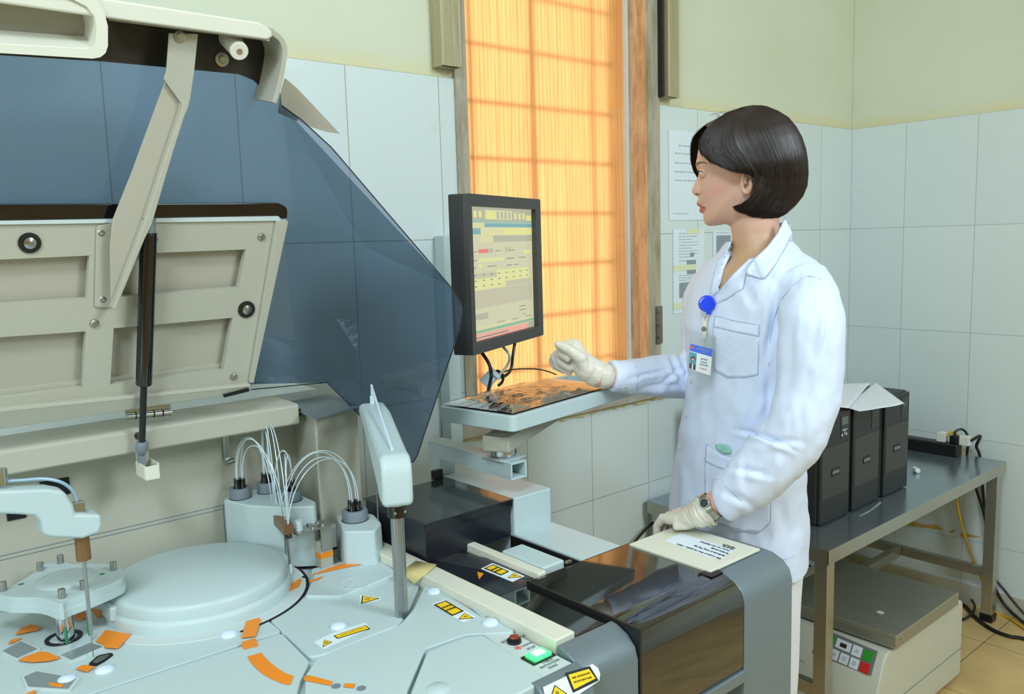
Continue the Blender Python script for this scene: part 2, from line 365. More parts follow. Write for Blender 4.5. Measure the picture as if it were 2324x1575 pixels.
# jambs, sill, shutter rails
def stone(name, c1, c2, sc=(18, 18, 3)):
    m = mat(name, c1, .5, 0); nt = m.node_tree; bs = nt.nodes['Principled BSDF']; g = nt.nodes.new('ShaderNodeNewGeometry')
    mp = nt.nodes.new('ShaderNodeMapping'); mp.inputs['Scale'].default_value = sc; nt.links.new(g.outputs['Position'], mp.inputs[0])
    n = nt.nodes.new('ShaderNodeTexNoise'); n.inputs['Scale'].default_value = 2; n.inputs['Detail'].default_value = 9; n.inputs['Roughness'].default_value = .7; nt.links.new(mp.outputs[0], n.inputs['Vector'])
    r = ramp_node(nt, [(.32, srgb(c2)), (.6, srgb(c1))]); nt.links.new(n.outputs['Fac'], r.inputs[0]); nt.links.new(r.outputs[0], bs.inputs['Base Color'])
    bp = nt.nodes.new('ShaderNodeBump'); bp.inputs['Strength'].default_value = .3; bp.inputs['Distance'].default_value = .002; nt.links.new(n.outputs['Fac'], bp.inputs['Height']); nt.links.new(bp.outputs[0], bs.inputs['Normal']); return m
JAMB = stone('worn_galvanised_jamb', (178, 172, 152), (140, 130, 106)); WOODJ = stone('worn_wooden_reveal', (222, 190, 150), (160, 128, 92)); SILL = stone('stained_sill_stone', (176, 172, 158), (146, 140, 124), (8, 8, 20))
b = MB(); b.box((WX0-.038, D-.012, WZ0-.02), (WX0, YG, WZ1)); struct(b, 'trim_1', JAMB)
b = MB(); b.mi = 0; b.box((WX1, D-.012, WZ0-.02), (WX1+.058, D+.02, WZ1)); b.mi = 1; b.box((WX1-.003, D-.01, WZ0), (WX1, YG, WZ1)); struct(b, 'trim_2', [JAMB, WOODJ])
b = MB(); b.box((WX0-.1, D-.03, .932), (WX1+.09, YG+.004, WZ0)); struct(b, 'trim_3', SILL)
MORT = mat('old_mortar_smear', (205, 196, 150), .9, bump=.6, bscale=60, noise=.15, nscale=30)
b = MB(); rr = random.Random(3); pts = [(WX0-.1+i*.02, D-.012, .932) for i in range(47)]; low = [(WX0-.1+i*.02, D-.012, .918+rr.uniform(-.004, .005)) for i in range(47)]
b.prism([V(p) for p in pts]+[V(p) for p in reversed(low)], (0, .008, 0)); struct(b, 'trim_4', MORT)
RAIL = brushed('brushed_shutter_rail', (178, 170, 138), .35, .5, axis=2, amt=.12)
for i, (x0, x1, lb) in enumerate([(1.248, 1.308, 'left'), (2.107, 2.16, 'right')]):
    r = MB(); r.box((x0, D-.045, 1.868), (x0+.004, D, 2.6)); r.box((x1-.004, D-.045, 1.868), (x1, D, 2.6)); r.box((x0+.004, D-.045, 1.868), (x1-.004, D-.041, 2.6)); r.box((x0+.004, D-.03, 1.868), (x1-.004, D-.003, 1.87))
    o = r.build('shutter_rail', RAIL, smooth=0, bevel=.001)
    tag(o, f'worn brass-coloured metal shutter guide on the wall at the window\'s {lb} side, open lower end', 'shutter rail', 'shutter guides beside the window')
    if i == 1:
        q = MB(); q.box((x0-.012, D-.03, 1.87), (x0-.004, D, 2.6)); q.build('gasket', BLACK, o)
# jamb hinge plate on the right
q = MB(); q.box((WX1+.03, D-.018, 1.10), (WX1+.058, D-.012, 1.22))
for z in (1.12, 1.16, 1.2): q.cyl((WX1+.036, D-.018, z), (WX1+.036, D-.022, z), .004, n=10)
tag(q.build('hinge_plate', stone('rusty_hinge', (120, 112, 96), (60, 50, 40)), smooth=0), 'rusty metal hinge plate low on the right window jamb', 'hinge')
# ---------------- notices on the wall ----------------
PAPER = mat('notice_paper', (222, 234, 240), .6, noise=.01); PRINT = mat('faded_print', (165, 178, 190), .7, noise=0); GREYPIC = mat('grey_table_print', (140, 152, 160), .7, noise=.1, nscale=60); TAPEC = mat('yellowed_clear_tape', (226, 228, 190), .4)
def wallpt(px, py, off=0): return uy(px, py, D-.007-off)
def notice(tl, w, h, label, rows, blocks=(), tapes=()):
    p = wallpt(*tl); x0, z1 = p.x, p.z; y = D-.0075
    b = MB(); b.box((x0, y-.0006, z1-h), (x0+w, y, z1)); o = b.build('wall_notice', PAPER, smooth=0)
    tag(o, label, 'notice', 'printed notices taped beside the window')
    t = MB(); rr = random.Random(int(tl[0]))
    for (zz, a, c, th) in rows:
        x = a
        while x < c:
            l = rr.uniform(.006, .018); l = min(l, c-x); t.box((x0+x, y-.0009, z1-zz-th), (x0+x+l, y-.0006, z1-zz)); x += l+.004
    if rows: t.build('printed_lines', PRINT, o, smooth=0)
    for (a, c, za, zb) in blocks:
        q = MB(); q.box((x0+a, y-.0012, z1-zb), (x0+c, y-.0009, z1-za)); q.build('printed_table', GREYPIC, o, smooth=0)
    for (a, c, za, zb) in tapes:
        q = MB(); q.box((x0+a, y-.0017, z1-zb), (x0+c, y-.0013, z1-za)); q.build('tape', TAPEC, o, smooth=0)
    return o
notice((1517, 294), .225, .284, 'blank-looking white sheet on tiles behind the face, upper notice right of the window', [(.045, .05, .17, .004), (.07, .03, .16, .004), (.1, .03, .19, .004), (.128, .03, .19, .004), (.155, .03, .17, .004), (.262, .02, .1, .003)])
notice((1527, 520), .165, .275, 'lower notice with print and grey pictures beside the jamb, partly behind the lab coat', [(.014+i*.0095, .03, .13-.03*(i % 3 == 2), .0028) for i in range(9)]+[(.102, .03, .12, .003), (.15, .03, .12, .003), (.158, .03, .115, .003), (.166, .03, .1, .003)],
       [(.088, .108, .078, .092), (.07, .118, .103, .148), (.03, .09, .175, .225)], [(.07, .14, 0, .016), (0, .12, .117, .135), (0, .1, .24, .26)])
notice((1618, 524), .15, .27, 'notice behind the coat collar with a grey printed table at its top left', [(.006, .02, .1, .003)], [(.018, .1, .016, .08)])
# ================= the analyser =================
ZD = .86
AN = thing('clinical_analyzer', (.35, 1.1, 0), 'large white analyser with raised smoky hood, probes and round lid, filling the left side', 'lab machine')
XRL, XRR = .757, .80
# body under the deck, deck, back panel
b = MB(); b.box((-1.0, .80, .05), (.755, 1.60, .835)); b.box((.755, .815, .05), (.80, 1.60, .835)); b.build('cabinet_body', BEIGE, AN, bevel=.004)
b = MB(); b.box((-1.0, .76, .835), (.752, 1.56, .853)); b.box((.752, .815, .835), (XRR-.01, 1.56, .853)); b.build('deck_base', GREYW, AN)
b = MB()  # curved silver front fairing of the analyser
pr = [(.80, .846), (.768, .846), (.757, .840), (.750, .825), (.732, .80), (.732, .30), (.80, .30)]
b.prism([V((-1.0, y, z)) for y, z in pr], (1.0+.672, 0, 0))
pr = [(.80, .80), (.80, .845), (.770, .872), (.762, .871), (.750, .863), (.739, .850), (.733, .830), (.732, .80), (.732, .30), (.80, .30)]
b.prism([V((.672, y, z)) for y, z in pr], (.082, 0, 0)); b.build('front_fairing', SILVER, AN, bevel=.002)
# deck covers
def cover(poly, z, t, name='deck_cover', m=WHITE, rad=.006, bev=.0035, par=None, smooth=35):
    P = fillet(pz(poly, z), rad, 4) if rad else pz(poly, z)
    mb = MB(); mb.prism([V((p.x, p.y, z-t)) for p in P], (0, 0, t)); return mb.build(name, m, par or AN, bevel=bev, seg=3, smooth=smooth)
def decal(poly, z, m, name='marking', par=None, t=.0006, rad=0, sm=0):
    P = pz(poly, z)
    if rad: P = fillet(P, rad, 3)
    mb = MB(); mb.prism([V((p.x, p.y, z)) for p in P], (0, 0, t)); return mb.build(name, m, par or AN, smooth=0)
DC = V((.466, 1.374, 0)); DR = .1455
cover([(-500, 1900), (-420, 1240), (505, 1215), (640, 1240), (662, 1350), (597, 1398), (638, 1432), (150, 1592), (120, 1900)], .862, .02)
cover([(158, 1592), (640, 1437), (702, 1500), (676, 1560), (668, 1610), (700, 1900), (130, 1900)], .864, .02)
cover([(605, 1400), (688, 1354), (700, 1330), (706, 1290), (860, 1252), (905, 1262), (958, 1312), (930, 1378), (908, 1418), (870, 1432), (740, 1484), (703, 1492)], .862, .02)
cover([(712, 1296), (852, 1260), (905, 1300), (775, 1352), (692, 1352), (706, 1320)], .868, .01)
cover([(690, 1620), (694, 1530), (722, 1492), (748, 1484), (752, 1478), (905, 1420), (938, 1382), (972, 1312), (990, 1312), (1032, 1340), (1020, 1352), (1098, 1402), (1116, 1398), (1166, 1424), (1166, 1434), (1056, 1440), (965, 1472), (922, 1572), (940, 1640)], .868, .02)
cover([(930, 1574), (968, 1478), (1052, 1446), (1098, 1440), (1230, 1530), (1228, 1548), (1050, 1640)], .870, .02)
cover([(1032, 1347), (1046, 1343), (1118, 1390), (1096, 1400)], .868, .015, 'small_cover')
# control strip beside the rail
b = MB(); b.prism([V((p.x if p.x < .7535 else .7535, p.y, .854)) for p in pz([(1098, 1440), (1168, 1416)], .866)]+[V((.7535, .812, .854)), V((.7535, .772, .854)), V((.69, .772, .854))], (0, 0, .012)); b.build('control_panel', GREYW, AN, bevel=.001)
# hand grip dome front right, and front centre
for c, r, hgt in [((995, 1562), .017, .010)]:
    p = uz(*c, .87); q = MB(); q.lathe((p.x, p.y, .862), [(r*1.25, 0), (r*1.1, hgt*.6), (r*.8, hgt), (0, hgt*1.05)]); q.build('grip_dome', WHITE, AN, smooth=60)
# reaction ring and round lid
def ring(r0, r1, z0, z1, m, name, a0=0, a1=2*math.pi, n=72):
    mb = MB(); mb.lathe(DC, [(r0, z0), (r0, z1), (r1, z1), (r1, z0)], n=n, a0=a0, a1=a1); return mb.build(name, m, AN, bevel=.001)
ring(DR*.5, DR+.027, .853, .8635, GREYW, 'reaction_ring'); ring(DR+.027, DR+.032, .84, .863, DARK, 'ring_gap', -1.6, .9)
b = MB(); b.lathe(DC, [(DR+.002, .8635), (DR+.002, .878), (DR+.0005, .881), (DR-.004, .884), (DR-.004, .899), (DR-.006, .9035), (DR-.011, .906), (0, .908)], n=96)
lid = b.build('round_lid', WHITE, AN, smooth=50)
# notch on the lid's right rim
def an(px, py, z=.8635): p = uz(px, py, z)-DC; return math.atan2(p.y, p.x)
for px, py in [(245, 1420), (640, 1295)]:
    a = an(px, py); c = DC+V((math.cos(a), math.sin(a), 0))*(DR-.006)
    q = MB(); q.obox((c.x, c.y, .886), V((math.cos(a), math.sin(a), 0))*.012, V((-math.sin(a), math.cos(a), 0))*.02, (0, 0, .012)); q.build('lid_notch', WHITE, AN, bevel=.004)
# cuvette slots and orange arcs on the ring
for poly in [[(205, 1382), (228, 1384), (243, 1396), (222, 1403)], [(246, 1408), (262, 1404), (270, 1410), (250, 1417)], [(298, 1424), (314, 1420), (313, 1426), (302, 1432)],
             [(640, 1341), (680, 1313), (686, 1316), (678, 1332), (653, 1344)], [(576, 1394), (592, 1376), (606, 1367), (619, 1369), (610, 1380), (582, 1396)]]:
    decal(poly, .8637, ORANGE)
for k in range(3):
    for poly in ([(246+k*25, 1403+k*9), (256+k*25, 1401+k*9), (261+k*25, 1406+k*9), (250+k*25, 1408+k*9)],):
        decal(poly, .8638, DARK, 'cuvette_slot')
for (x, y) in [(633, 1350), (617, 1363), (690, 1310)]: decal([(x-6, y), (x, y-3), (x+8, y-2), (x+2, y+2)], .8639, DARK, 'cuvette_slot')
for poly in [[(548, 1448), (559, 1410), (588, 1402), (592, 1408), (582, 1438), (580, 1444)],
             [(548, 1458), (580, 1448), (586, 1466), (554, 1474), (550, 1468)],
             [(218, 1455), (240, 1430), (298, 1440), (268, 1472), (240, 1470)],
             [(40, 1499), (62, 1489), (90, 1479), (110, 1481), (136, 1494), (112, 1500), (75, 1503)],
             [(172, 1518), (188, 1509), (216, 1513), (198, 1525)], [(34, 1441), (50, 1424), (72, 1417), (94, 1425), (86, 1430)], [(18, 1462), (26, 1452), (50, 1448), (38, 1456)],
             [(110, 1555), (113, 1549), (145, 1554), (139, 1561)], [(58, 1575), (80, 1566), (83, 1569), (72, 1576)], [(165, 1403), (178, 1391), (192, 1388), (196, 1402), (180, 1407)]]:
    decal(poly, .8645, ORANGE)
decal([(562, 1490), (594, 1482)]+[(601, 1492), (612, 1503), (628, 1516), (645, 1527), (666, 1535), (660, 1552), (655, 1555), (640, 1551), (618, 1542), (598, 1531), (578, 1514), (568, 1502)], .8645, ORANGE)
for poly in [[(704, 1290), (720, 1284), (770, 1272), (844, 1270), (846, 1276), (800, 1284), (760, 1290), (706, 1307)][0:0] or [(704, 1306), (752, 1287), (800, 1275), (844, 1269), (845, 1276), (800, 1285), (752, 1295)], [(701, 1318), (735, 1308), (722, 1316), (702, 1322)]]:
    decal(poly, .8688, ORANGE)
decal([(872, 1262), (880, 1263), (893, 1272), (884, 1272)], .8625, ORANGE)
for poly in [[(691, 1535), (700, 1533), (755, 1547), (750, 1556), (690, 1544)], [(783, 1551), (806, 1553), (802, 1562), (780, 1559)]]: decal(poly, .8688, ORANGE)
# recessed groove around those arcs
for c in [(763, 1557), (820, 1562)]:
    p = uz(*c, .8685); q = MB(); q.cyl((p.x, p.y, .866), (p.x, p.y, .869), .006); q.build('access_hole', GREY, AN)
# white dome plugs
for c, z in [((520, 1440), .8625), ((768, 1421), .8625), ((985, 1342), .8685), ((1113, 1413), .8685), ((237, 1520), .8625), ((810, 1270), .868), ((152, 1542), .863), ((925, 1300), .8625)]:
    p = uz(*c, z); q = MB(); q.lathe((p.x, p.y, z-.001), [(.0125, 0), (.0118, .003), (.008, .0052), (0, .0062)], n=32); q.build('dome_plug', DOT, AN, smooth=60)
# finger recesses on the hatch
for c, rx in [((805, 1322), .022)]:
    p = uz(*c, .8685); q = MB(); q.lathe((p.x, p.y, .8655), [(.026, .0), (.026, .0034), (.022, .0036), (.017, .0012), (0, .0005)], n=32); q.build('finger_recess', WHITE, AN)
    q = MB(); q.obox((p.x, p.y, .8665), V((.018, .008, 0)), V((-.0015, .003, 0)), (0, 0, .0025)); q.build('recess_rib', WHITE, AN, bevel=.001)
# rectangular wash wells
def well(poly, z, m=GREYW, dark=(70, 80, 88)):
    P = fillet(pz(poly, z+.001), .002, 3); c = sum(P, V((0, 0, 0)))/len(P)
    I = [c+(p-c)*.90 for p in P]; q = holes(P, [I], (0, 0, -.012)); o = q.build('wash_well', m, AN, smooth=0, recalc=True)
    q = MB(); q.prism([V((p.x, p.y, z-.012)) for p in I], (0, 0, .0125)); q.build('well_floor', mat('well_grey', (128, 140, 142), .3), o)
well([(0, 1477), (48, 1452), (92, 1472), (38, 1496)], .864); well([(130, 1487), (208, 1455), (240, 1466), (160, 1500)], .864); well([(48, 1534), (80, 1520), (182, 1538), (160, 1566), (60, 1560)], .864)
def slot(poly, z, par=None):
    P = fillet(pz(poly, z), .004, 4); c = sum(P, V((0, 0, 0)))/len(P); q = MB(); q.prism([V((p.x, p.y, z-.004)) for p in P], (0, 0, .0045)); o = q.build('oval_slot', DARK, par or AN)
    q = MB(); q.prism([V((c.x+(p.x-c.x)*.7, c.y+(p.y-c.y)*.7, z+.0002)) for p in P], (0, 0, .0006)); q.build('slot_insert', STEEL, o)
slot([(200, 1508), (222, 1488), (250, 1482), (258, 1484), (236, 1500), (215, 1511)], .864); slot([(850, 1280), (860, 1274), (880, 1276), (893, 1284), (882, 1289), (862, 1287)], .864)
p = uz(145, 1448, .8625); b = MB(); b.lathe((p.x, p.y, .861), [(.026, 0), (.026, .003), (.020, .003), (.020, 0)], n=32); b.build('stem_collar', BLACK, AN)
# ---- white rail ----
b = MB(); b.box((XRL+.003, .818, .845), (XRR, 1.335, .882)); rail = b.build('side_rail', CREAM, AN, bevel=.003)
b = MB(); p = uz(950, 1290, .884); b.add([V((p.x-.03, p.y+.01, .884)), V((p.x+.015, p.y+.03, .885)), V((p.x+.03, p.y-.012, .886)), V((p.x-.005, p.y-.03, .884)), V((p.x-.022, p.y-.018, .868))], [(0, 4, 3), (0, 3, 2), (0, 2, 1)])
b.build('tape_scrap', TAPE, rail, solid=.0006)
# ---- buttons and lettering ----
p = uz(1222, 1490, .867); b = MB(); b.obox((p.x, p.y, .869), V((.016, 0, 0)), V((0, .011, 0)), (0, 0, .004)); sw = b.build('lit_switch', mat('green_lamp', (60, 235, 110), .3, emit=(60, 255, 110), es=2.2), AN, bevel=.002)
b = MB(); b.obox((p.x, p.y, .8735), V((.009, 0, 0)), V((0, .006, 0)), (0, 0, .0008)); b.build('lamp_core', mat('green_lamp_core', (210, 255, 220), .3, emit=(200, 255, 215), es=2.4), sw, bevel=.0004)
b = MB(); b.obox((p.x, p.y, .867), V((.021, 0, 0)), V((0, .014, 0)), (0, 0, .0012)); b.build('switch_bezel', BLACK, AN, bevel=.001)
p = uz(1167, 1456, .867); b = MB(); b.lathe((p.x, p.y, .866), [(.0105, 0), (.0105, .004), (.0075, .004), (.0075, .0075), (.006, .0085), (0, .009)], n=24); b.mi = 0; o = b.build('round_button', BLACK, AN)
b = MB(); b.lathe((p.x, p.y, .8735), [(.0072, 0), (.0065, .0018), (0, .0024)], n=24); b.build('button_cap', mat('dark_red_cap', (150, 50, 32), .3), o)
for bod, c, sz in [('STAT', (1148, 1455), .0065), ('TABLE', (1180, 1446), .0065), ('MOVE', (1197, 1462), .0065), ('STOP', (1206, 1470), .0065), ('TABLE', (1242, 1500), .0068), ('ROTATION', (1248, 1506), .0068), ('DIAG', (1255, 1512), .0068)]:
    q = uz(*c, .8665); text_mesh(bod, sz, mat('grey_print', (105, 110, 112), .6, noise=0), q, (1, 0, 0), (0, 1, 0), parent=AN)
q = uz(1176, 1470, .8665)
b = MB()
for k in range(8):
    a = k*math.pi/4; d = V((math.cos(a), math.sin(a), 0)); b.obox(q+d*.0045, d*.0016, V((-d.y, d.x, 0))*.0005, (0, 0, .0002))
b.cyl(q, q+V((0, 0, .0003)), .0022, n=16); b.build('sun_symbol', mat('red_print', (225, 90, 70), .6), AN, smooth=0)
# ---- warning labels ----
def warn_tri(A, B, C, par, nrm, mark=True):
    A, B, C = V(A), V(B), V(C); n = V(nrm).normalized(); c = (A+B+C)/3
    q = MB(); q.prism([A, B, C], n*.0003); o = q.build('warning_triangle', INK, par, smooth=0)
    q = MB(); q.prism([c+(x-c)*.8+n*.0003 for x in (A, B, C)], n*.0003); q.build('triangle_field', YELLOW, o, smooth=0)
    q = MB(); r = (A-c).length*.22; ax = (B-C).normalized(); ay = n.cross(ax)
    if mark:
        for k in range(8):
            a = k*math.pi/4; d = ax*math.cos(a)+ay*math.sin(a); e = n.cross(d); q.prism([c+n*.0006+d*r*.2+e*r*.12, c+n*.0006+d*r*.2-e*r*.12, c+n*.0006+d*r*1.35], n*.0002)
    else:
        for k in (-1, 0, 1): q.obox(c+n*.0007+ax*k*r*.7, ay*r*.9, ax*r*.12, n*.0001)
    q.build('warning_symbol', INK, o, smooth=0)
def warn_rect(P, par, nrm, lines):
    P = [V(p) for p in P]; n = V(nrm).normalized(); c = sum(P, V((0, 0, 0)))/4
    q = MB(); q.prism(P, n*.0003); o = q.build('warning_panel', INK, par, smooth=0)
    ax = P[1]-P[0]; ay = P[3]-P[0]; t = .13*min(ax.length, ay.length); ex, ey = ax.normalized(), ay.normalized()
    I = [P[0]+ex*t+ey*t, P[1]-ex*t+ey*t, P[2]-ex*t-ey*t, P[3]+ex*t-ey*t]
    q = MB(); q.prism([p+n*.0003 for p in I], n*.0003); q.build('panel_field', YELLOW, o, smooth=0)
    k = len(lines)
    for i, s in enumerate(lines):
        up = -ey if n.dot(ex.cross(-ey)) > 0 else ey
        pos = c+n*.0007+ (up)*(((k-1)/2-i)*ay.length*.22)
        text_mesh(s, ay.length*.14, INK, pos, ex, up, parent=o, wid=ax.length*.72)
def sticker(poly, z, par, rect=None, tri=None, mark=True, lines=('LASER RADIATION', 'DO NOT STARE INTO BEAM'), m=LABELW):
    P = fillet(pz(poly, z), .002, 3); q = MB(); q.prism([V((p.x, p.y, z)) for p in P], (0, 0, .0004)); o = q.build('warning_sticker', m, par, smooth=0)
    if rect: warn_rect(pz(rect, z+.0005), o, (0, 0, 1), lines)
    if tri: warn_tri(*pz(tri, z+.0005), o, (0, 0, 1), mark)
sticker([(978, 1372), (1010, 1361), (1080, 1400), (1052, 1414)], .8685, AN, rect=[(984, 1373), (1012, 1363), (1053, 1387), (1026, 1398)], tri=[(1040, 1406), (1054, 1391), (1075, 1403)])
sticker([(815, 1374), (817, 1350), (865, 1356), (862, 1362)], .8625, AN, tri=[(819, 1371), (822, 1352), (862, 1358)], mark=False)
sticker([(712, 1458), (752, 1438), (830, 1413), (840, 1426), (735, 1474)], .8625, AN, rect=[(757, 1443), (830, 1419), (840, 1427), (766, 1450)], tri=[(732, 1469), (736, 1452), (754, 1457)], lines=('LASER RADIATION',))
# ---- back panel, beam, column ----
YB = 1.545
b = MB(); b.box((-1.0, YB, .85), (.80, YB+.03, 1.13)); bp_ = b.build('back_panel', BEIGE, AN)
for z in (.955, .948): b = MB(); b.box((-1.0, YB-.0006, z), (.60, YB+.001, z+.0014)); b.build('panel_seam', GREY, bp_, smooth=0)
p = uy(510, 1200, YB); b = MB(); b.box((p.x-.001, YB-.0008, .87), (p.x+.0006, YB, .955)); b.build('panel_seam', GREY, bp_, smooth=0)
for c, c2 in [((90, 1095), (160, 1120)), ((15, 1160), (60, 1174))]:
    p, q = uy(*c, YB-.002), uy(*c2, YB-.002); b = MB(); b.box((p.x, YB-.003, min(p.z, q.z)), (q.x, YB, max(p.z, q.z))); b.build('vent_slot', DARK, bp_, smooth=0)
YBF = 1.455
za, zb, zc = uy(500, 944, YBF).z, uy(500, 992, YBF).z, uy(500, 926, YB).z
xe = uy(679, 930, YBF).x
b = MB(); b.prism([(-1.0, YBF+.003, za), (-1.0, YBF, za-.004), (-1.0, YBF, zb), (-1.0, YBF+.006, zb-.003), (-1.0, YB+.02, zb-.003), (-1.0, YB+.02, za+.002)], (1.0+xe, 0, 0))
beam = b.build('rear_beam', BEIGE, AN, bevel=.003)
b = MB(); b.box((-1.0, YB+.022, za-.03), (.80, D-.012, za+.002)); b.build('brightening_ledge', mat('brightening_white', (235, 242, 244), .35), AN)  # added ledge, extra white to brighten the strip below the hood
b = MB(); b.box((xe-.0, YBF+.004, zb+.012), (xe+.006, YB, za-.012)); b.build('beam_end_gap', DARK, beam)
for c in [(563, 978), (537, 985)]:
    p = uy(*c, YBF+.03); b = MB(); b.cyl((p.x, p.y, zb-.003), (p.x, p.y, zb-.009), .004, n=12); b.build('screw', STEEL, beam)
# column
ztop = 1.128
cp_ = pz([(632, 905), (712, 948), (817, 920), (752, 893)], ztop+.004)
b = MB(); b.prism([V((p.x, p.y, .862)) for p in pz([(652, 909), (714, 943), (812, 917), (752, 898)], ztop)], (0, 0, ztop-.862)); col_ = b.build('rear_column', BEIGE, AN, bevel=.006, seg=3)
b = MB(); b.prism([V((p.x, p.y, ztop)) for p in cp_], (0, 0, .003)); b.build('column_cap', SILVER, col_, smooth=0)
# small chrome hook on the back panel
p = uy(512, 1010, YB-.003); b = MB(); b.obox((p.x, YB-.004, p.z-.006), (.006, 0, 0), (0, .0012, 0), (0, 0, .024)); b.cyl((p.x, YB-.008, p.z-.032), (p.x+.012, YB-.012, p.z-.030), .005, n=12); b.build('cable_hook', CHROME, bp_)
# ---- white housings with bottle caps ----
def housing(poly, z, base=None, m=WHITE, grow=1.12):
    P = fillet(pz(poly, z), .008, 4); c = sum(P, V((0, 0, 0)))/len(P); mb = MB()
    Q = [V((c.x+(p.x-c.x)*grow, c.y+(p.y-c.y)*grow, .862)) for p in P]; n = len(P)
    mb.add(P+Q, [tuple(range(n)), ]+[(i, (i+1) % n, (i+1) % n+n, i+n) for i in range(n)]); return mb.build('pump_housing', m, AN, bevel=.004, recalc=True)
h1 = housing([(506, 1134), (528, 1118), (600, 1106), (662, 1112), (718, 1138), (714, 1148), (640, 1151), (560, 1146)], .975, grow=1.0)
h2 = housing([(762, 1170), (800, 1158), (848, 1166), (866, 1186), (850, 1205), (780, 1206)], .93, grow=1.05)
def cap(px, py, z, r, par, n_t=4):
    p = uz(px, py, z); mb = MB(); mb.lathe((p.x, p.y, z), [(0, 0), (r, 0), (r, .016), (r*.93, .019), (r*.62, .019), (r*.6, .014), (0, .014)], n=40); o = mb.build('reagent_cap', GREY, par)
    mb = MB(); mb.lathe((p.x, p.y, z-.0015), [(0, 0), (r*1.05, 0), (r*1.05, .0015), (0, .0015)], n=40); mb.build('cap_gasket', BLACK, o)
    tops = []
    for k in range(n_t):
        a = .6+k*2*math.pi/n_t; q = V((p.x+math.cos(a)*r*.36, p.y+math.sin(a)*r*.36, z+.014)); mb = MB(); mb.lathe(q, [(0, 0), (.0052, 0), (.0052, .009), (.0045, .010), (.0045, .022), (0, .022)], n=14); mb.build('tube_fitting', BLACKG, o); tops.append(q+V((0, 0, .022)))
    return tops
t1 = cap(546, 1128, .976, .0195, h1); t2 = cap(607, 1115, .976, .0185, h1); t3 = cap(662, 1134, .976, .0185, h1, 3); t4 = cap(806, 1178, .931, .024, h2)
# needle block and wash needles
nb = uz(658, 1302, .8635); NBX, NBY = nb.x, nb.y
needles = [(635, 1200, 628, 1255), (643, 1205, 638, 1262), (650, 1210, 650, 1272), (657, 1214, 656, 1282), (664, 1218, 660, 1303)]
zt_ = 0
blk = []
for i, (x0, y0, x1, y1) in enumerate(needles):
    base = uz(*((x1, y1+4) if i < 4 else (x1, y1)), .872 if i < 4 else .866); top = uv(x0, y0, base); blk.append((base, top))
    mb = MB(); mb.cyl(base, V((base.x, base.y, base.z+.020)), .0008, n=8); mb.cyl(V((base.x, base.y, base.z+.020)), V((base.x, base.y, top.z)), .0014, n=8)
    mb.cyl(V((base.x, base.y, top.z-.004)), V((base.x, base.y, top.z+.004)), .003, n=8); mb.build('wash_needle', STEEL, AN)
mb = MB(); mb.obox(blk[4][0]+V((0, 0, .009)), (.0018, 0, 0), (0, .0018, 0), (0, 0, .009)); mb.build('needle_tip_block', LABELW, AN)
A0, A1 = blk[0][1], blk[4][1]; dd = (V((A1.x, A1.y, 0))-V((A0.x, A0.y, 0))); dn = dd.normalized(); pn = V((-dn.y, dn.x, 0)); zb_ = A1.z+.006
mid = (A0+A1)/2; mid.z = zb_+.009
mb = MB(); mb.obox(mid+pn*.0, dn*(dd.length/2+.008), pn*.009, (0, 0, .009)); nbk = mb.build('needle_block', BROWNR, AN, bevel=.0015)
mb = MB()
for i in range(5): q = blk[i][1]; mb.obox((q.x, q.y, zb_-.006), dn*.003, pn*.006, (0, 0, .003))
mb.build('needle_clamps', mat('dark_brown_clamp', (62, 50, 44), .4), AN, bevel=.0006)
# steel arm and bracket holding the block
ax0 = A1+dn*.004; bs = uz(735, 1277, .868); bt = V((bs.x, bs.y, zb_+.004))
e1 = (V((bt.x, bt.y, 0))-V((ax0.x, ax0.y, 0))); L_ = e1.length; e1.normalize(); e2 = V((-e1.y, e1.x, 0))
mb = MB(); mb.obox(V(((ax0.x+bt.x)/2, (ax0.y+bt.y)/2, zb_))+e1*.012, e1*(L_/2+.004), e2*.017, (0, 0, .0015)); arm = mb.build('steel_arm_plate', STEEL, AN, bevel=.0005)
for k, (u, w) in enumerate([(-.3, .01), (.2, .01), (.45, -.01), (.48, .011), (.15, -.01)]):
    c = V(((ax0.x+bt.x)/2, (ax0.y+bt.y)/2, zb_+.0015))+e1*(L_*u)+e2*w; mb = MB(); mb.lathe(c, [(.0042, 0), (.0042, .003), (.002, .004), (0, .003)], n=14); mb.build('screw', CHROME, arm)
c = V(((ax0.x+bt.x)/2, (ax0.y+bt.y)/2, zb_+.0015)); mb = MB(); mb.cyl(c-e1*.012, c-e1*.012+V((0, 0, .018)), .007, n=18); mb.build('clear_bushing', TUBE, arm)
mb = MB(); mb.obox(V((bt.x, bt.y, zb_-.022))-e2*.014+e1*.004, e1*.016, e2*.0012, (0, 0, .022)); mb.build('steel_bracket', STEEL, arm, bevel=.0006)
mb = MB(); mb.obox(V((bs.x, bs.y, (zb_-.03+.862)/2))+e1*.002, e1*.013, e2*.009, (0, 0, (zb_-.03-.862)/2)); lft = mb.build('lift_post', BEIGE, AN, bevel=.001)
mb = MB(); mb.obox(V((bs.x, bs.y, .885))+e1*.002, e1*.0133, e2*.0093, (0, 0, .005)); mb.build('lift_post_band', ORANGE, lft)
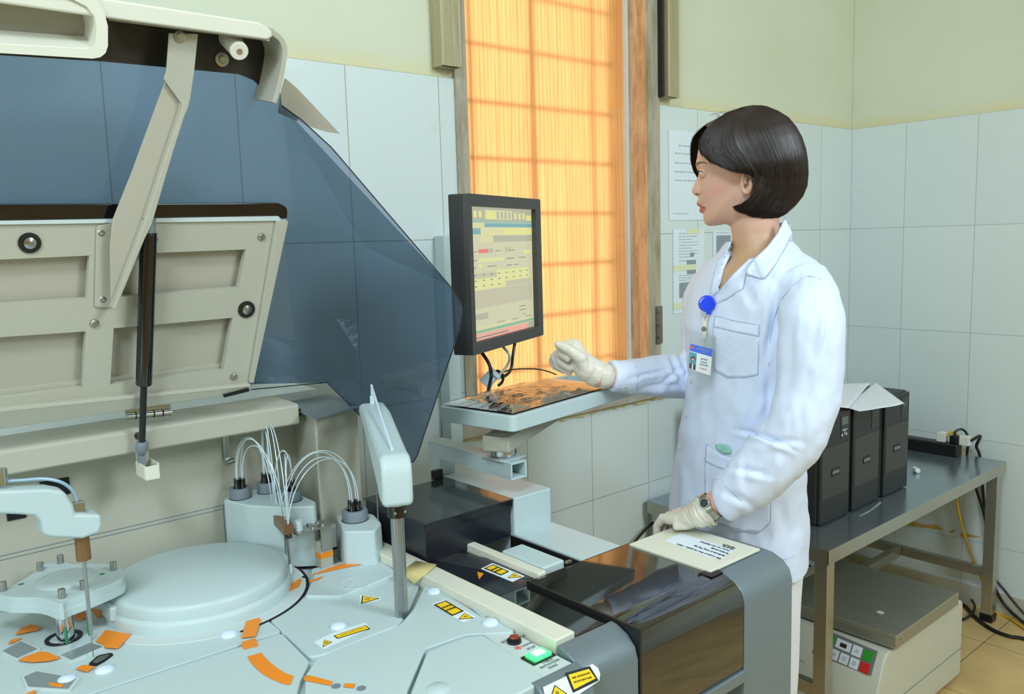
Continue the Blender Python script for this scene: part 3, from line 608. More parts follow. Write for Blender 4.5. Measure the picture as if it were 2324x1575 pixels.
# tubes: caps to the needle block
def arc(a, bpt, hgt, side=V((0, 0, 0))):
    a, bpt = V(a), V(bpt); c1 = a+V((0, 0, hgt*1.25)); c2 = bpt+V((0, 0, hgt*1.25+max(0, a.z-bpt.z)))*1.0+(a-bpt)*.12
    return [a*(1-t)**3+c1*3*t*(1-t)**2+c2*3*t*t*(1-t)+bpt*t**3 for t in [i/14 for i in range(15)]]
rr = random.Random(5); j = 0
for tops, hh in ((t1, .085), (t2, .115), (t3, .07), (t4, .105)):
    for q in tops:
        tgt = blk[j % 5][1]+V((rr.uniform(-.002, .002), rr.uniform(-.004, .004), .02)); j += 1
        mb = MB(); mb.tube(arc(q, tgt, hh+rr.uniform(-.008, .008)), .00105, n=6, sub=2); mb.build('tubing', TUBE, AN)
# ---- mixer post and its arm (right) ----
pb = uz(912, 1397, .862)
zt = uv(900, 1168, pb).z; zc_ = uv(900, 1150, pb).z; zh = uv(900, 1142, pb).z
mb = MB(); prof = []; nseg = 28
for i in range(nseg): pass
r_ = .0105
ringp = []
for k in range(40):
    a = 2*math.pi*k/40; rr_ = r_*(1-.09*(k % 5 == 0)); ringp.append(V((pb.x+math.cos(a)*rr_, pb.y+math.sin(a)*rr_, .86)))
mb.prism(ringp, (0, 0, zt-.86)); pst = mb.build('splined_post', brushed('splined_steel', (165, 168, 170), .25, .95, axis=2), AN, smooth=25)
mb = MB(); mb.lathe((pb.x, pb.y, 0), [(0, zt-.002), (.0145, zt-.002), (.0145, zt+.016), (.012, zc_+.004), (0, zc_+.004)], n=32); mb.build('black_collar', BLACKG, pst)
for a in (-2.3, -1.2): d = V((math.cos(a), math.sin(a), 0)); mb = MB(); c = V((pb.x, pb.y, zt+.007))+d*.0142; mb.cyl(c, c+d*.0015, .0025, n=10); mb.build('set_screw', CHROME, pst)
mb = MB(); mb.cyl((pb.x, pb.y, zc_), (pb.x, pb.y, zh+.002), .0135, n=30); mb.build('post_head', CREAM, pst)
# arm housing: profile in a vertical plane running away from the camera
ndl = uz(862, 1252, .868)
dirv = (V((ndl.x, ndl.y, 0))-V((pb.x, pb.y, 0))); AL = dirv.length; dirv.normalize(); sd = V((-dirv.y, dirv.x, 0))
z0 = zh; zt2 = uv(880, 1030, pb).z
def armpt(s, z): return V((pb.x, pb.y, z))+dirv*s
prof = [(-.024, z0), (-.024, z0+.052), (-.019, zt2-.012), (-.006, zt2), (.03, zt2+.001), (AL*.55, zt2+.020), (AL*.75, zt2+.029), (AL+.014, zt2+.029), (AL+.014, zt2+.006), (AL*.7, zt2-.012), (.035, z0+.012), (.022, z0)]
mb = MB(); mb.prism([armpt(s, z)-sd*.024 for s, z in prof], sd*.048); mb.build('mixer_arm', WHITE, AN, bevel=.009, seg=4)
mb = MB(); q = armpt(AL, zt2+.029); mb.obox(q+V((0, 0, .006)), dirv*.004, sd*.004, (0, 0, .008)); mb.build('arm_connector', TUBE, AN)
mb = MB(); mb.tube([q+V((0, 0, .010)), q+V((0, 0, .032))-dirv*.006, q+V((0, 0, .030))-dirv*.014, armpt(AL*.5, zt2+.028), armpt(.02, zt2+.002)], .0022, n=8); mb.build('air_tube', DOT, AN)
mb = MB(); mb.cyl((ndl.x, ndl.y, .868), (ndl.x, ndl.y, .888), .0008, n=8); mb.cyl((ndl.x, ndl.y, .888), (ndl.x, ndl.y, zt2+.01), .0014, n=8); mb.build('mixing_needle', STEEL, AN)
# ---- sample probe arm (left) ----
tip = uz(212, 1492, .862); zA = uv(185, 1265, tip).z; zB = uv(182, 1215, tip).z; zn = uv(196, 1270, tip).z
mb = MB(); mb.cyl((tip.x, tip.y, .863), (tip.x, tip.y, uv(208, 1440, tip).z), .0007, n=8); mb.cyl((tip.x, tip.y, uv(208, 1440, tip).z), (tip.x, tip.y, zn), .0026, n=12); mb.build('probe_needle', STEEL, AN)
mb = MB(); mb.cyl((tip.x, tip.y, zn), (tip.x, tip.y, zB), .0098, n=24); mb.build('probe_sleeve', BROWNR, AN, bevel=.001)
Y0 = tip.y
def py_(x, y): p = uy(x, y, Y0); return p
prof = [(-60, 1110), (102, 1103), (140, 1110), (160, 1140), (165, 1160), (222, 1162), (226, 1185), (218, 1203), (180, 1217), (110, 1213), (95, 1209), (88, 1200), (85, 1175), (75, 1165), (40, 1162), (-60, 1158)]
mb = MB(); P = [py_(*q) for q in prof]; mb.prism([p+V((0, -.018, 0)) for p in P], (0, .036, 0)); pa = mb.build('probe_arm', WHITE, AN, bevel=.005, seg=4)
pn2 = py_(176, 1160); mb = MB(); mb.obox(pn2+V((0, 0, .004)), (.009, 0, 0), (0, .007, 0), (0, 0, .010)); mb.build('probe_connector', STEEL, pa, bevel=.001)
mb = MB(); mb.tube([pn2+V((0, 0, .012)), py_(165, 1115), py_(140, 1095), py_(100, 1087), py_(50, 1090), py_(-10, 1094)], .0024, n=8); mb.build('probe_tube', mat('pale_blue_tube', (150, 180, 200), .3), pa)
mb = MB(); p = py_(2, 1098); mb.cyl(p, p+V((0, 0, .02)), .009, n=20); mb.build('pivot_screw', CHROME, pa)
# ---- wash mixer carousel (star plate) ----
ms = uz(150, 1450, .862); ZM = uv(150, 1345, ms).z
star = [(-30, 1345), (5, 1340), (85, 1295), (90, 1283), (128, 1277), (150, 1276), (165, 1280), (240, 1280), (275, 1291), (278, 1308), (262, 1320), (215, 1340), (190, 1350), (155, 1362), (135, 1371), (90, 1357), (30, 1356), (10, 1352)]
P = spline(pz(star, ZM), 3, True); c = sum(P, V((0, 0, 0)))/len(P)
mb = MB(); mb.prism([V((p.x, p.y, ZM-.018)) for p in P], (0, 0, .018)); sp = mb.build('mixer_plate', WHITE, AN, bevel=.003, seg=3)
mb = MB(); mb.prism([V((c.x+(p.x-c.x)*1.03, c.y+(p.y-c.y)*1.03, ZM-.024)) for p in P], (0, 0, .012)); mb.build('mixer_plate_rim', WHITE, sp, bevel=.002)
dm = uz(150, 1315, ZM); mb = MB(); mb.lathe((dm.x, dm.y, ZM-.001), [(.044, 0), (.040, .004), (.030, .006), (0, .007)], n=40); mb.build('mixer_dome', WHITE, sp, smooth=60)
for x, y in [(92, 1295), (138, 1278), (258, 1294), (190, 1337), (141, 1357), (8, 1340)]:
    p = uz(x, y, ZM); mb = MB(); mb.cyl(p, p+V((0, 0, .014)), .0052, n=16); mb.build('drive_pin', STEEL, sp, bevel=.0008)
for x, y in [(232, 1303), (48, 1326)]:
    p = uz(x, y, ZM); mb = MB(); mb.cyl(p, p+V((0, 0, .0004)), .004, n=16); mb.build('green_dot', GREENP, sp, smooth=0)
mb = MB(); mb.cyl((ms.x, ms.y, .855), (ms.x, ms.y, ZM-.02), .0125, n=28); mb.build('mixer_stem', CHROME, sp)
for (x0, y0, x1, y1) in [(264, 1333, 270, 1396), (198, 1370, 203, 1445), (150, 1390, 153, 1466), (104, 1390, 105, 1400)]:
    bs2 = uz(x1, y1, .872); zz = ZM-.024; mb = MB(); zl = bs2.z; hh = zz-zl
    mb.mi = 0; mb.lathe((bs2.x, bs2.y, 0), [(0, zl), (.0022, zl+.006), (.0026, zl+.012), (.0022, zl+.02), (.0018, zl+hh*.75)], n=10); mb.mi = 1; mb.cyl((bs2.x, bs2.y, zl+hh*.75), (bs2.x, bs2.y, zz), .0016, n=10)
    mb.build('mixing_paddle', [GREENP, STEEL], sp)
# ================= hood =================
YH, ZH = 1.47, 1.20; SL = .22
HN = V((0, -1, -SL)).normalized()                      # hood plane normal, towards the room
HP = V((0, YH, ZH))
def hp(x, y, off=0): return upl(x, y, HP+HN*off, HN)
GL = thin_glass('smoky_blue_hood_acrylic', (.21, .29, .37), gloss=.05, rough=.015, diff=.20, dcol=(112, 132, 156))
GLE = mat('acrylic_edge', (30, 38, 48), .2)
XS = .83
def xs(x, y): return ux(x, y, XS)
B0 = xs(805, 860); B0.y = hp(805, 860).y; B0 = hp(805, 860); XS = B0.x
C1 = hp(826, 560)
C2 = [xs(1022, 650), xs(1044, 684), xs(1050, 710), xs(1044, 745)]; C3 = [xs(946, 1036), xs(938, 1048), xs(924, 1050)]
mb = MB(); TL = hp(-260, 100); 
main = [hp(-260, 925), hp(570, 872), hp(742, 868), B0, C1, hp(640, 240), hp(625, 120), hp(-260, 20)]
S_ = [C1, C1, B0]
TT = [hp(640, 240), hp(640, 240)+(C2[0]-hp(640, 240))*.12+V((0, 0, .012)), hp(640, 240)+(C2[0]-hp(640, 240))*.30+V((0, 0, .02)), C2[0]]
upper = [C1]+[TT[3], TT[2], TT[1], TT[0]]
side = [B0, hp(742, 868), xs(760, 890)*.5+hp(762, 892)*.5]+[C3[2], C3[1], C3[0], C2[3], C2[2], C2[1], C2[0], C1]
side = [B0, C3[2], C3[1], C3[0], C2[3], C2[2], C2[1], C2[0], C1]
low = [hp(742, 868), C3[2], B0]
mb.add(main, [tuple(range(len(main)))]); mb.add(upper, [tuple(range(len(upper)))]); mb.add(side, [tuple(range(len(side)))]); mb.add(low, [(0, 1, 2)])
hood = mb.build('hood_shell', GL, AN, smooth=0, solid=0)
edge = [hp(570, 884), hp(742, 868), C3[2], C3[1], C3[0], C2[3], C2[2], C2[1], C2[0], TT[2], TT[1], TT[0]]
mb = MB(); mb.tube(edge, .0011, n=6, sub=1); mb.build('hood_edge', GLE, hood)
# metal plate with four openings
OFF = .028
def hq(x, y): return hp(x, y, OFF)
outer = fillet([hq(-260, 512), hq(628, 500), hq(640, 503), hq(575, 853), hq(562, 870), hq(-260, 946)], .006, 3)
wins = [[(-240, 600), (203, 580), (197, 678), (-240, 707)], [(272, 577), (558, 566), (541, 653), (268, 674)], [(-240, 782), (195, 752), (188, 880), (-240, 935)], [(258, 745), (528, 721), (507, 840), (250, 873)]]
mb = holes(outer, [[hq(*q) for q in w] for w in wins], -HN*.012); plate = mb.build('hood_frame_plate', BEIGE, AN, smooth=0, recalc=True)
mb = MB(); bk = [hp(-260, 505, .006), hp(622, 497, .006), hp(560, 858, .006), hp(-260, 935, .006)]; mb.prism(bk, HN*.002); mb.build('hood_backing', BEIGE2, plate, smooth=0)
for w in (wins[2], wins[3]):
    a = hp(*w[3], OFF-.014); c = hp(*w[2], OFF-.014); up_ = (hp(*w[0], OFF-.014)-a).normalized(); mb = MB(); mb.prism([a-up_*.002, c-up_*.002, c+up_*.012, a+up_*.012], -HN*.006); mb.build('opening_ledge', BEIGE, plate, smooth=0)
mb = MB(); mb.prism([hq(-260, 505), hq(630, 490), hq(640, 503), hq(628, 500), hq(-260, 512)], HN*.004); mb.build('plate_top_lip', GREYW, plate)
mb = MB(); mb.prism([hp(624, 500, OFF), hp(646, 497, OFF), hp(650, 502, OFF), hp(572, 866, OFF), hp(563, 866, OFF)], HN*.008); mb.build('plate_side_flange', BEIGE, plate, bevel=.001)
# lower fold and hinge strip
mb = MB(); f0, f1 = hp(-260, 946, OFF), hp(562, 866, OFF); g0, g1 = hp(-260, 985, OFF+.02), hp(566, 892, OFF+.02)
mb.prism([f0, f1, f1+HN*.012, f0+HN*.012], (0, 0, -.006)); h0, h1_ = hp(-260, 960, OFF+.010), hp(566, 874, OFF+.010); k0, k1 = hp(-260, 1012, OFF+.004), hp(562, 888, OFF+.004)
mb.prism([h0, h1_, k1, k0], HN*.003); mb.build('hinge_fold', BEIGE, plate, bevel=.002)
mb = MB(); mb.prism([hp(505, 895, OFF+.014), hp(562, 880, OFF+.014), hp(566, 884, OFF+.014), hp(565, 888, OFF+.014), hp(508, 902, OFF+.014)], HN*.001); mb.build('fold_slot', DARK, plate, smooth=0)
mb = MB(); mb.prism(fillet([hp(-260, 462, .012), hp(625, 458, .012), hp(645, 468, .012), hp(644, 492, .012), hp(-260, 520, .012)], [0, .004, .012, .002, 0], 5), HN*.014); mb.build('rubber_bumper', BLACKG, plate, bevel=.002)
for x, y, s in [(593, 537, 1), (530, 854, 1), (214, 733, 1), (228, 528, 1), (232, 679, 1), (349, 543, 1), (343, 500, 1)]:
    c = hp(x, y, OFF+.0005); mb = MB(); mb.lathe(c, [(.0062, 0), (.006, .003), (.004, .0045), (.0022, .0045), (.0015, .003), (0, .003)], axis=HN, n=20); mb.build('bolt', STEEL, plate)
for x, y in [(67, 551), (559, 702)]:
    c = hp(x, y, OFF+.0005); mb = MB(); mb.lathe(c, [(.0150, 0), (.0150, .002), (.0095, .0025), (.009, .001), (0, .001)], axis=HN, n=28); o = mb.build('rubber_grommet', BLACK, plate)
    mb = MB(); mb.lathe(c+HN*.001, [(.0085, 0), (.0085, .003), (.003, .005), (.002, .003), (0, .003)], axis=HN, n=20); mb.build('grommet_bolt', STEEL, o)
# diagonal bracket arm: channel section
def hb(x, y, o): return hp(x, y, OFF+o)
mb = MB(); mb.prism([hb(x, y, .03) for x, y in [(384, 75), (450, 77), (441, 165), (431, 232), (415, 240), (372, 180), (378, 160)]], -HN*.004)
o = mb.build('bracket_arm', BEIGE, AN, bevel=.001)
mb = MB(); mb.prism([hb(x, y, .022) for x, y in [(375, 185), (414, 226), (356, 400), (330, 500), (262, 700), (252, 700), (250, 560), (256, 500), (300, 390)]], -HN*.004); mb.build('bracket_web', BEIGE2, o, bevel=.0008)
mb = MB(); pl = [(415, 230), (431, 232), (428, 244), (420, 262), (395, 340), (345, 510), (330, 540), (262, 706), (256, 700), (330, 500), (382, 340), (412, 250)]
mb.prism([hb(x, y, .036) for x, y in pl], -HN*.016); mb.build('bracket_flange', BEIGE, o, bevel=.0015)
mb = MB(); mb.prism(fillet([hb(x, y, .001) for x, y in [(218, 512), (255, 505), (252, 696), (214, 697)]], .004, 3), HN*.003); mb.build('bracket_foot', BEIGE, o, bevel=.001)
c = hb(408, 83, .0305); mb = MB(); mb.lathe(c, [(.0085, 0), (.0085, .002), (.0055, .003), (.005, .006), (0, .006)], axis=HN, n=24); mb.build('bracket_bolt', STEEL, o)
# top rail / handle of the hood
LO = .085
mb = MB()
lipL, lipR = hp(-260, -60, LO), hp(612, 66, LO)
q1, q2 = hp(612, 90, LO+.004), hp(-260, -12, LO+.004)
mb.prism([hp(-260, -100, LO), hp(225, -6, LO), hp(590, 50, LO), hp(617, 68, LO), hp(620, 84, LO), hp(606, 91, LO), hp(248, 42, LO), hp(-260, -30, LO)], -HN*.010)
lip = mb.build('top_rail', CREAM, AN, bevel=.0035, seg=3)
mb = MB(); mb.prism([hp(x, y, -.006) for x, y in [(648, 178), (672, 198), (712, 240), (772, 304), (745, 300), (705, 288), (668, 272), (632, 256), (640, 205)]], -HN*.003); mb.build('corner_web', BEIGE2, lip)
mb = MB(); mb.prism([hp(246, 40, LO-.01), hp(612, 88, LO-.01), hp(612, 88, 0), hp(246, 40, 0)], UP*-.004); mb.build('rail_underside', BEIGE2, lip)
mb = MB(); out = [(612, 62), (640, 82), (652, 108), (650, 140), (640, 195), (628, 236)]; inn = [(618, 232), (630, 190), (640, 140), (641, 112), (632, 92), (610, 76)]
mb.prism(spline([hp(x, y, LO-.012) for x, y in out], 4)+spline([hp(x, y, LO-.012) for x, y in inn], 4), -HN*.075); mb.build('rail_end_cap', BEIGE, lip, bevel=.001, recalc=True)
mb = MB(); mb.prism([hp(x, y, .003) for x, y in [(-240, -40), (244, 20), (618, 66), (640, 90), (634, 205), (622, 232), (575, 182), (540, 168), (240, 140), (-240, 110)]], HN*.003); mb.build('dark_top_band', mat('dark_brown_band', (42, 36, 32), .35), lip)
# handle pocket
hpo = [(-260, -80), (120, -44), (180, -26), (215, -4), (236, 24), (245, 60), (245, 104), (240, 120), (228, 130), (210, 133), (-260, 105)]
hpi = [(-240, -60), (110, -18), (160, -4), (196, 14), (214, 36), (219, 60), (217, 92), (212, 104), (200, 111), (-240, 88)]
mb = holes([hp(x, y, LO+.004) for x, y in hpo], [[hp(x, y, LO+.004) for x, y in hpi]], -HN*.08); hnd = mb.build('pull_handle', CREAM, lip, recalc=True)
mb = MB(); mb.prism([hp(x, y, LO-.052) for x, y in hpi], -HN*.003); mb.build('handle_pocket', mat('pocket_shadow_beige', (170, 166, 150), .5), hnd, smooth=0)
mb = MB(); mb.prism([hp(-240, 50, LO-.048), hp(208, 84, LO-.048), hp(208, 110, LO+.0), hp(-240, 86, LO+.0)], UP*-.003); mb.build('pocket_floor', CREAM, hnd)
c = hp(540, 112, LO-.02); c2 = hp(520, 85, .01); mb = MB(); mb.cyl(c2, c, .017, .0135, n=28); mb.cyl(c, c+(c-c2).normalized()*.010, .014, n=28); o = mb.build('rubber_stop', CREAM, lip, bevel=.002)
d = (c-c2).normalized(); mb = MB(); mb.cyl(c+d*.0095, c+d*.0108, .0045, n=16); mb.build('stop_screw', STEEL, o)
c = hp(503, 135, .007); mb = MB(); mb.lathe(c, [(.011, 0), (.011, .002), (.006, .003), (.005, .005), (0, .005)], axis=HN, n=24); mb.build('band_bolt', STEEL, lip)
# gas strut
top = hp(338, 512, OFF+.024); bot = uy(322, 1012, YBF-.022); ax = (bot-top); L_ = ax.length; ax.normalize()
mb = MB(); mb.cyl(top+ax*.010, top+ax*(L_*.71), .0125, n=28); st = mb.build('gas_strut', BLACKG, AN, bevel=.0025)
mb = MB(); mb.cyl(top+ax*(L_*.705), bot-ax*.004, .0052, n=18); mb.build('strut_rod', BLACK, st)
mb = MB(); mb.cyl(top-ax*.012, top+ax*.012, .010, n=20); mb.build('strut_socket', GREY, st, bevel=.001)
mb = MB(); mb.lathe(bot, [(.0, -.014), (.006, -.014), (.010, -.006), (.010, .004), (.008, .008), (0, .008)], axis=-ax, n=20); mb.obox(bot+ax*.02, (.005, 0, 0), (0, .004, 0), (0, 0, .010)); mb.build('strut_fork', GREY, st)
# strut bracket on the beam
def yb(x, y, o=0): return uy(x, y, YBF-o)
mb = MB(); mb.prism([yb(301, 978), yb(330, 978), yb(338, 1040), yb(342, 1062), yb(312, 1066)], (0, -.003, 0)); sb = mb.build('strut_bracket', BEIGE, AN, bevel=.0008)
p0, p1 = yb(310, 1062), yb(341, 1055); 
mb = MB()
for pp in (p0, p1): mb.box((pp.x-.0012, YBF-.045, pp.z-.012), (pp.x+.0012, YBF, pp.z+.012))
mb.box((p0.x, YBF-.047, p0.z-.012), (p1.x, YBF-.044, p0.z+.010)); mb.box((p0.x, YBF-.047, p0.z-.013), (p1.x, YBF, p0.z-.011)); mb.build('bracket_cup', CREAM, sb, bevel=.0008)
c = yb(312, 988, .003); mb = MB(); mb.cyl(c, c+V((0, -.004, 0)), .006, n=16); mb.build('bolt', STEEL, sb)
# hinge
a, c = uy(286, 945, YBF+.04), uy(388, 935, YBF+.04); mb = MB(); mb.cyl(a, c, .0062, n=18); 
for k in range(4):
    q = a+(c-a)*(k+.5)/4
hg = mb.build('hinge_barrel', CHROME, AN)
mb = MB()
for k in range(1, 5): q = a+(c-a)*(k/5); mb.cyl(q-(c-a).normalized()*.001, q+(c-a).normalized()*.001, .0066, n=18)
mb.build('hinge_joint', BLACK, hg)
mb = MB(); mb.prism([a+V((0, 0, .003)), c+V((0, 0, .003)), c+V((0, 0, .014)), a+V((0, 0, .014))], (0, .002, 0)); mb.build('hinge_leaf', STEEL, hg)
# ================= sample loader module =================
LD = thing('sample_loader', (1.03, 1.1, 0), 'silver and black sample loader with glossy dark lid, at the analyser\'s right end', 'lab machine')
b = MB(); b.box((.803, .80, .05), (1.104, 1.42, .80)); b.box((1.104, .80, .05), (1.272, .995, .80)); b.build('loader_body', BEIGE, LD)
R0 = [(.995, .872), (.82, .872), (.80, .8705), (.779, .862), (.765, .848), (.760, .830)]
def fair(x0, x1, top=.872, y_back=.815, zb=.30, m=SILVER, name='silver_cover', th=None, dy=0):
    dz = top-.872; pr = [(y_back, top)]+[(y+dy, z+dz) for y, z in (R0[1:] if y_back > .83 else R0[2:])]+[(.760+dy, zb), (.80+dy, zb), (.80+dy, .80), (y_back, .80)]
    mb = MB(); mb.prism([V((x0, y, z)) for y, z in pr], (x1-x0, 0, 0)); return mb.build(name, m, LD, bevel=.0025, smooth=45)
fair(.757, .870, top=.878, y_back=.812)
fair(1.134, 1.279, top=.878, y_back=.995)
# glossy lid
pr = [(1.002, .880), (.82, .880), (.80, .8785), (.779, .870), (.765, .856), (.760, .838), (.760, .728), (.763, .728), (.764, .838), (.768, .853), (.782, .866), (.802, .8745), (.82, .876), (1.002, .876)]
mb = MB(); mb.prism([V((.874, y, z)) for y, z in pr], (.256, 0, 0)); lidd = mb.build('glossy_lid', DARKLID, LD, smooth=45)
b = MB(); b.box((.875, .775, .72), (1.129, 1.0, .868)); b.build('lid_interior', mat('dark_brown_interior', (48, 38, 30), .3), LD)
b = MB(); b.box((.871, .757, .70), (1.134, .80, .722)); b.build('lower_ledge', SILVER, LD, bevel=.003)
b = MB(); b.box((.870, .758, .70), (.8742, .815, .8812)); b.box((.870, .815, .86), (.8742, 1.002, .8812)); b.build('lid_seal', BLACK, LD)
mb = MB(); mb.box((1.098, .8, .8795), (1.1305, .825, .8812)); mb.build('lid_notch', BLACK, lidd)
# interior trough
b = MB(); b.box((.8015, .818, .80), (.8705, 1.001, .874)); b.build('glossy_side_plate', DARKLID, LD, bevel=.001)
b = MB(); b.box((.80, 1.002, .78), (1.003, 1.30, .80)); b.build('trough_floor', BLACKG, LD)
b = MB(); b.box((.893, 1.003, .80), (.8955, 1.30, .872)); b.box((1.0, 1.003, .80), (1.003, 1.196, .876)); b.build('trough_wall', BLACK, LD)
b = MB(); b.box((.801, 1.002, .862), (.893, 1.34, .874)); dgl = b.build('tinted_plate', mat('tinted_plate_grey', (34, 38, 44), .12, spec=.7, noise=.02), LD, bevel=.001)
mb = MB(); p = pz([(960, 1262), (998, 1248), (1240, 1290), (1215, 1312), (1195, 1314), (1000, 1275)], .8744); mb.prism([V((q.x, q.y, .8742)) for q in p], (0, 0, .0006)); mb.build('arm_shape', mat('charcoal_arm', (52, 54, 58), .35), dgl, bevel=.0002)
decal([(918, 1250), (932, 1246), (985, 1247), (975, 1256), (930, 1257)], .8745, ORANGE, par=dgl); decal([(1083, 1298), (1098, 1302), (1087, 1315)], .8745, ORANGE, par=dgl)
p = uz(987, 1250, .8745); mb = MB(); mb.cyl(p, p+V((0, 0, .001)), .011, n=24); mb.build('plate_hole', DARK, dgl)
b = MB(); b.box((.897, 1.003, .86), (.916, 1.330, .886)); b.build('white_guide_rail', CREAM, LD, bevel=.003)
b = MB(); b.box((.918, 1.012, .80), (.968, 1.125, .888)); b.build('carriage_block', WHITE, LD, bevel=.004)
b = MB(); b.obox((.973, 1.008, .884), (.006, 0, 0), (0, .003, 0), (0, 0, .002)); b.build('latch_clip', STEEL, LD)
for y in (1.17, 1.20): b = MB(); b.cyl((.85+(y-1.17)*.4, y+.02, .8742), (.85+(y-1.17)*.4, y+.02, .8752), .0025, n=10); b.build('plate_screw', STEEL, dgl)
def lsticker(poly, z, **k): sticker(poly, z, dgl, **k)
lsticker([(1091, 1291), (1118, 1278), (1191, 1308), (1163, 1321)], .8747, rect=[(1098, 1290), (1119, 1281), (1156, 1297), (1137, 1306)], tri=[(1152, 1312), (1166, 1300), (1185, 1310)])
lsticker([(917, 1230), (920, 1225), (934, 1223), (937, 1231), (935, 1233)], .8747, tri=[(918, 1229), (932, 1225), (934, 1231)], mark=False)
# raised dark cover at the back
b = MB(); b.box((.805, 1.198, .875), (1.001, 1.40, .946)); b.build('cover_core', mat('dark_blue_grey_interior', (30, 34, 42), .25), LD)
b = MB(); b.box((.803, 1.190, .946), (1.005, 1.405, .950)); cv = b.build('raised_dark_cover', mat('dark_translucent_cover', (46, 50, 52), .1, spec=.8, noise=.05, nscale=14), LD, bevel=.001)
b = MB(); b.box((.803, 1.188, .936), (1.0, 1.191, .949)); b.build('cover_lip', mat('dark_translucent_edge', (20, 22, 26), .15), cv)
b = MB(); p = pz([(1030, 1115), (1050, 1106), (1088, 1122), (1030, 1126)], .9503); b.prism([V((q.x, q.y, .9502)) for q in p], (0, 0, .0004)); b.build('cover_reflection_patch', BLACK, cv, smooth=0) if False else None
# white stepped side panel
b = MB(); b.box((1.006, 1.190, .78), (1.104, 1.42, .950)); b.box((1.004, .997, .78), (1.104, 1.190, .880)); b.build('stepped_panel', WHITE, LD, bevel=.003)
b = MB(); b.obox((.985, 1.412, .958), (.012, 0, 0), (0, .006, 0), (0, 0, .010)); b.build('rear_clip', BLACK, LD, bevel=.002)
# cream plate with paper label
PLT = MB(); P = [uz(1440, 1238, .884), uz(1540, 1190, .884), uz(1727, 1250, .884), uz(1628, 1292, .884)]
x0, x1, y0, y1 = 1.112, 1.258, .812, .992
PLT.box((x0, y0, .879), (x1, y1, .884)); pl_ = PLT.build('cream_top_plate', CREAM, LD, bevel=.0015)
lb = [(1508, 1228), (1545, 1210), (1665, 1248), (1636, 1269), (1600, 1262)]
mb = MB(); mb.prism([V((q.x, q.y, .8842)) for q in pz(lb, .8842)], (0, 0, .0005)); pap = mb.build('paper_label', mat('label_paper', (226, 236, 244), .5, noise=0), pl_, smooth=0)
mb = MB(); mb.prism([V((q.x, q.y, .88402)) for q in fillet(pz([(1478, 1230), (1540, 1200), (1690, 1246), (1655, 1272)], .884), .004, 3)], (0, 0, .0001)); mb.build('clear_tape', mat('aged_tape', (222, 222, 200), .3), pl_, smooth=0)
tx = ['Đơn vị quản lý: Khoa Xét nghiệm - CĐHA', 'Người quản lý: Hoàng Thúy Nga', 'Tên thiết bị: XN-1000', 'Model, seri: 20139850453', 'Năm sản xuất:', 'Nguồn gốc:']
lend = [(1636, 1268, 1536, 1234), (1645, 1262, 1575, 1238), (1654, 1257, 1615, 1243), (1656, 1250, 1590, 1229), (1664, 1247, 1640, 1239), (1668, 1244, 1640, 1235)]
for s_, (ax_, ay_, bx_, by_) in zip(tx, lend):
    a, c = uz(ax_, ay_, .885), uz(bx_, by_, .885); r = (c-a); u_ = V((0, 0, 1)).cross(r)
    text_mesh(s_, .0075, INK, (a+c)/2, r, u_, parent=pap, wid=r.length)
# wrap-round warning label on the analyser's silver corner
n45 = V((0, -.62, .78)).normalized(); pc = V((.70, .7445, .857))+n45*.0022
def ulab(x, y): return upl(x, y, pc, n45)
mb = MB(); mb.prism([ulab(*q) for q in [(1232, 1560), (1344, 1507), (1357, 1516), (1362, 1530), (1360, 1545), (1290, 1592), (1240, 1592)]], n45*.0004); wl = mb.build('warning_sticker', LABELW, AN, smooth=0)
warn_rect([ulab(1282, 1528)+n45*.0006, ulab(1338, 1512)+n45*.0006, ulab(1358, 1545)+n45*.0006, ulab(1300, 1573)+n45*.0006], wl, n45, ['DANGER - LASER RADIATION WHEN', 'OPEN. DO NOT STARE INTO THE BEAM'])
warn_tri(ulab(1246, 1590)+n45*.0006, ulab(1258, 1555)+n45*.0006, ulab(1288, 1576)+n45*.0006, wl, n45)

# ================= monitor and tray on a jointed stand =================
ST = thing('monitor_stand', (1.09, 1.30, .95), 'cream steel stand with wall post, swivel arm and tray holder beneath the keyboard', 'stand')
b = MB(); b.box((1.005, 1.194, .984), (1.045, 1.47, .988)); b.box((1.005, 1.194, 1.014), (1.045, 1.47, 1.018)); b.box((1.005, 1.194, .988), (1.009, 1.47, 1.014)); b.box((1.041, 1.194, .988), (1.045, 1.47, 1.014)); b.build('square_tube', WHITE, ST, bevel=.001)
b = MB(); b.box((1.005, 1.43, .86), (1.045, 1.47, .984)); b.build('tube_foot', WHITE, ST, bevel=.001)
ctr = uz(1143, 1035, 1.018); b = MB(); b.box((ctr.x-.034, ctr.y-.034, 1.018), (ctr.x+.028, ctr.y+.03, 1.0205)); b.build('swivel_plate', WHITE, ST)
b = MB(); b.cyl((ctr.x, ctr.y, 1.0205), (ctr.x, ctr.y, 1.036), .026, n=40); b.build('chrome_swivel', CHROME, ST, bevel=.001)
b = MB(); b.cyl((ctr.x, ctr.y, 1.036), (ctr.x, ctr.y, 1.041), .027, n=40); b.build('swivel_washer', GREYW, ST)
a0 = uz(1098, 1029, 1.041); a1 = uz(1156, 1029, 1.041); far = uz(1256, 962, 1.041); ex = (a1-a0).normalized(); ey = (far-a1).normalized(); ex = V((ey.y, -ey.x, 0)) if V((ey.y, -ey.x, 0)).dot(ex) > 0 else V((-ey.y, ey.x, 0))
L = (far-a1).length*1.25
b = MB(); b.prism([a1, a1-ex*.056, a1-ex*.056+ey*L, a1+ey*L], (0, 0, .031)); arm2 = b.build('swing_arm', BEIGE, ST, bevel=.003)
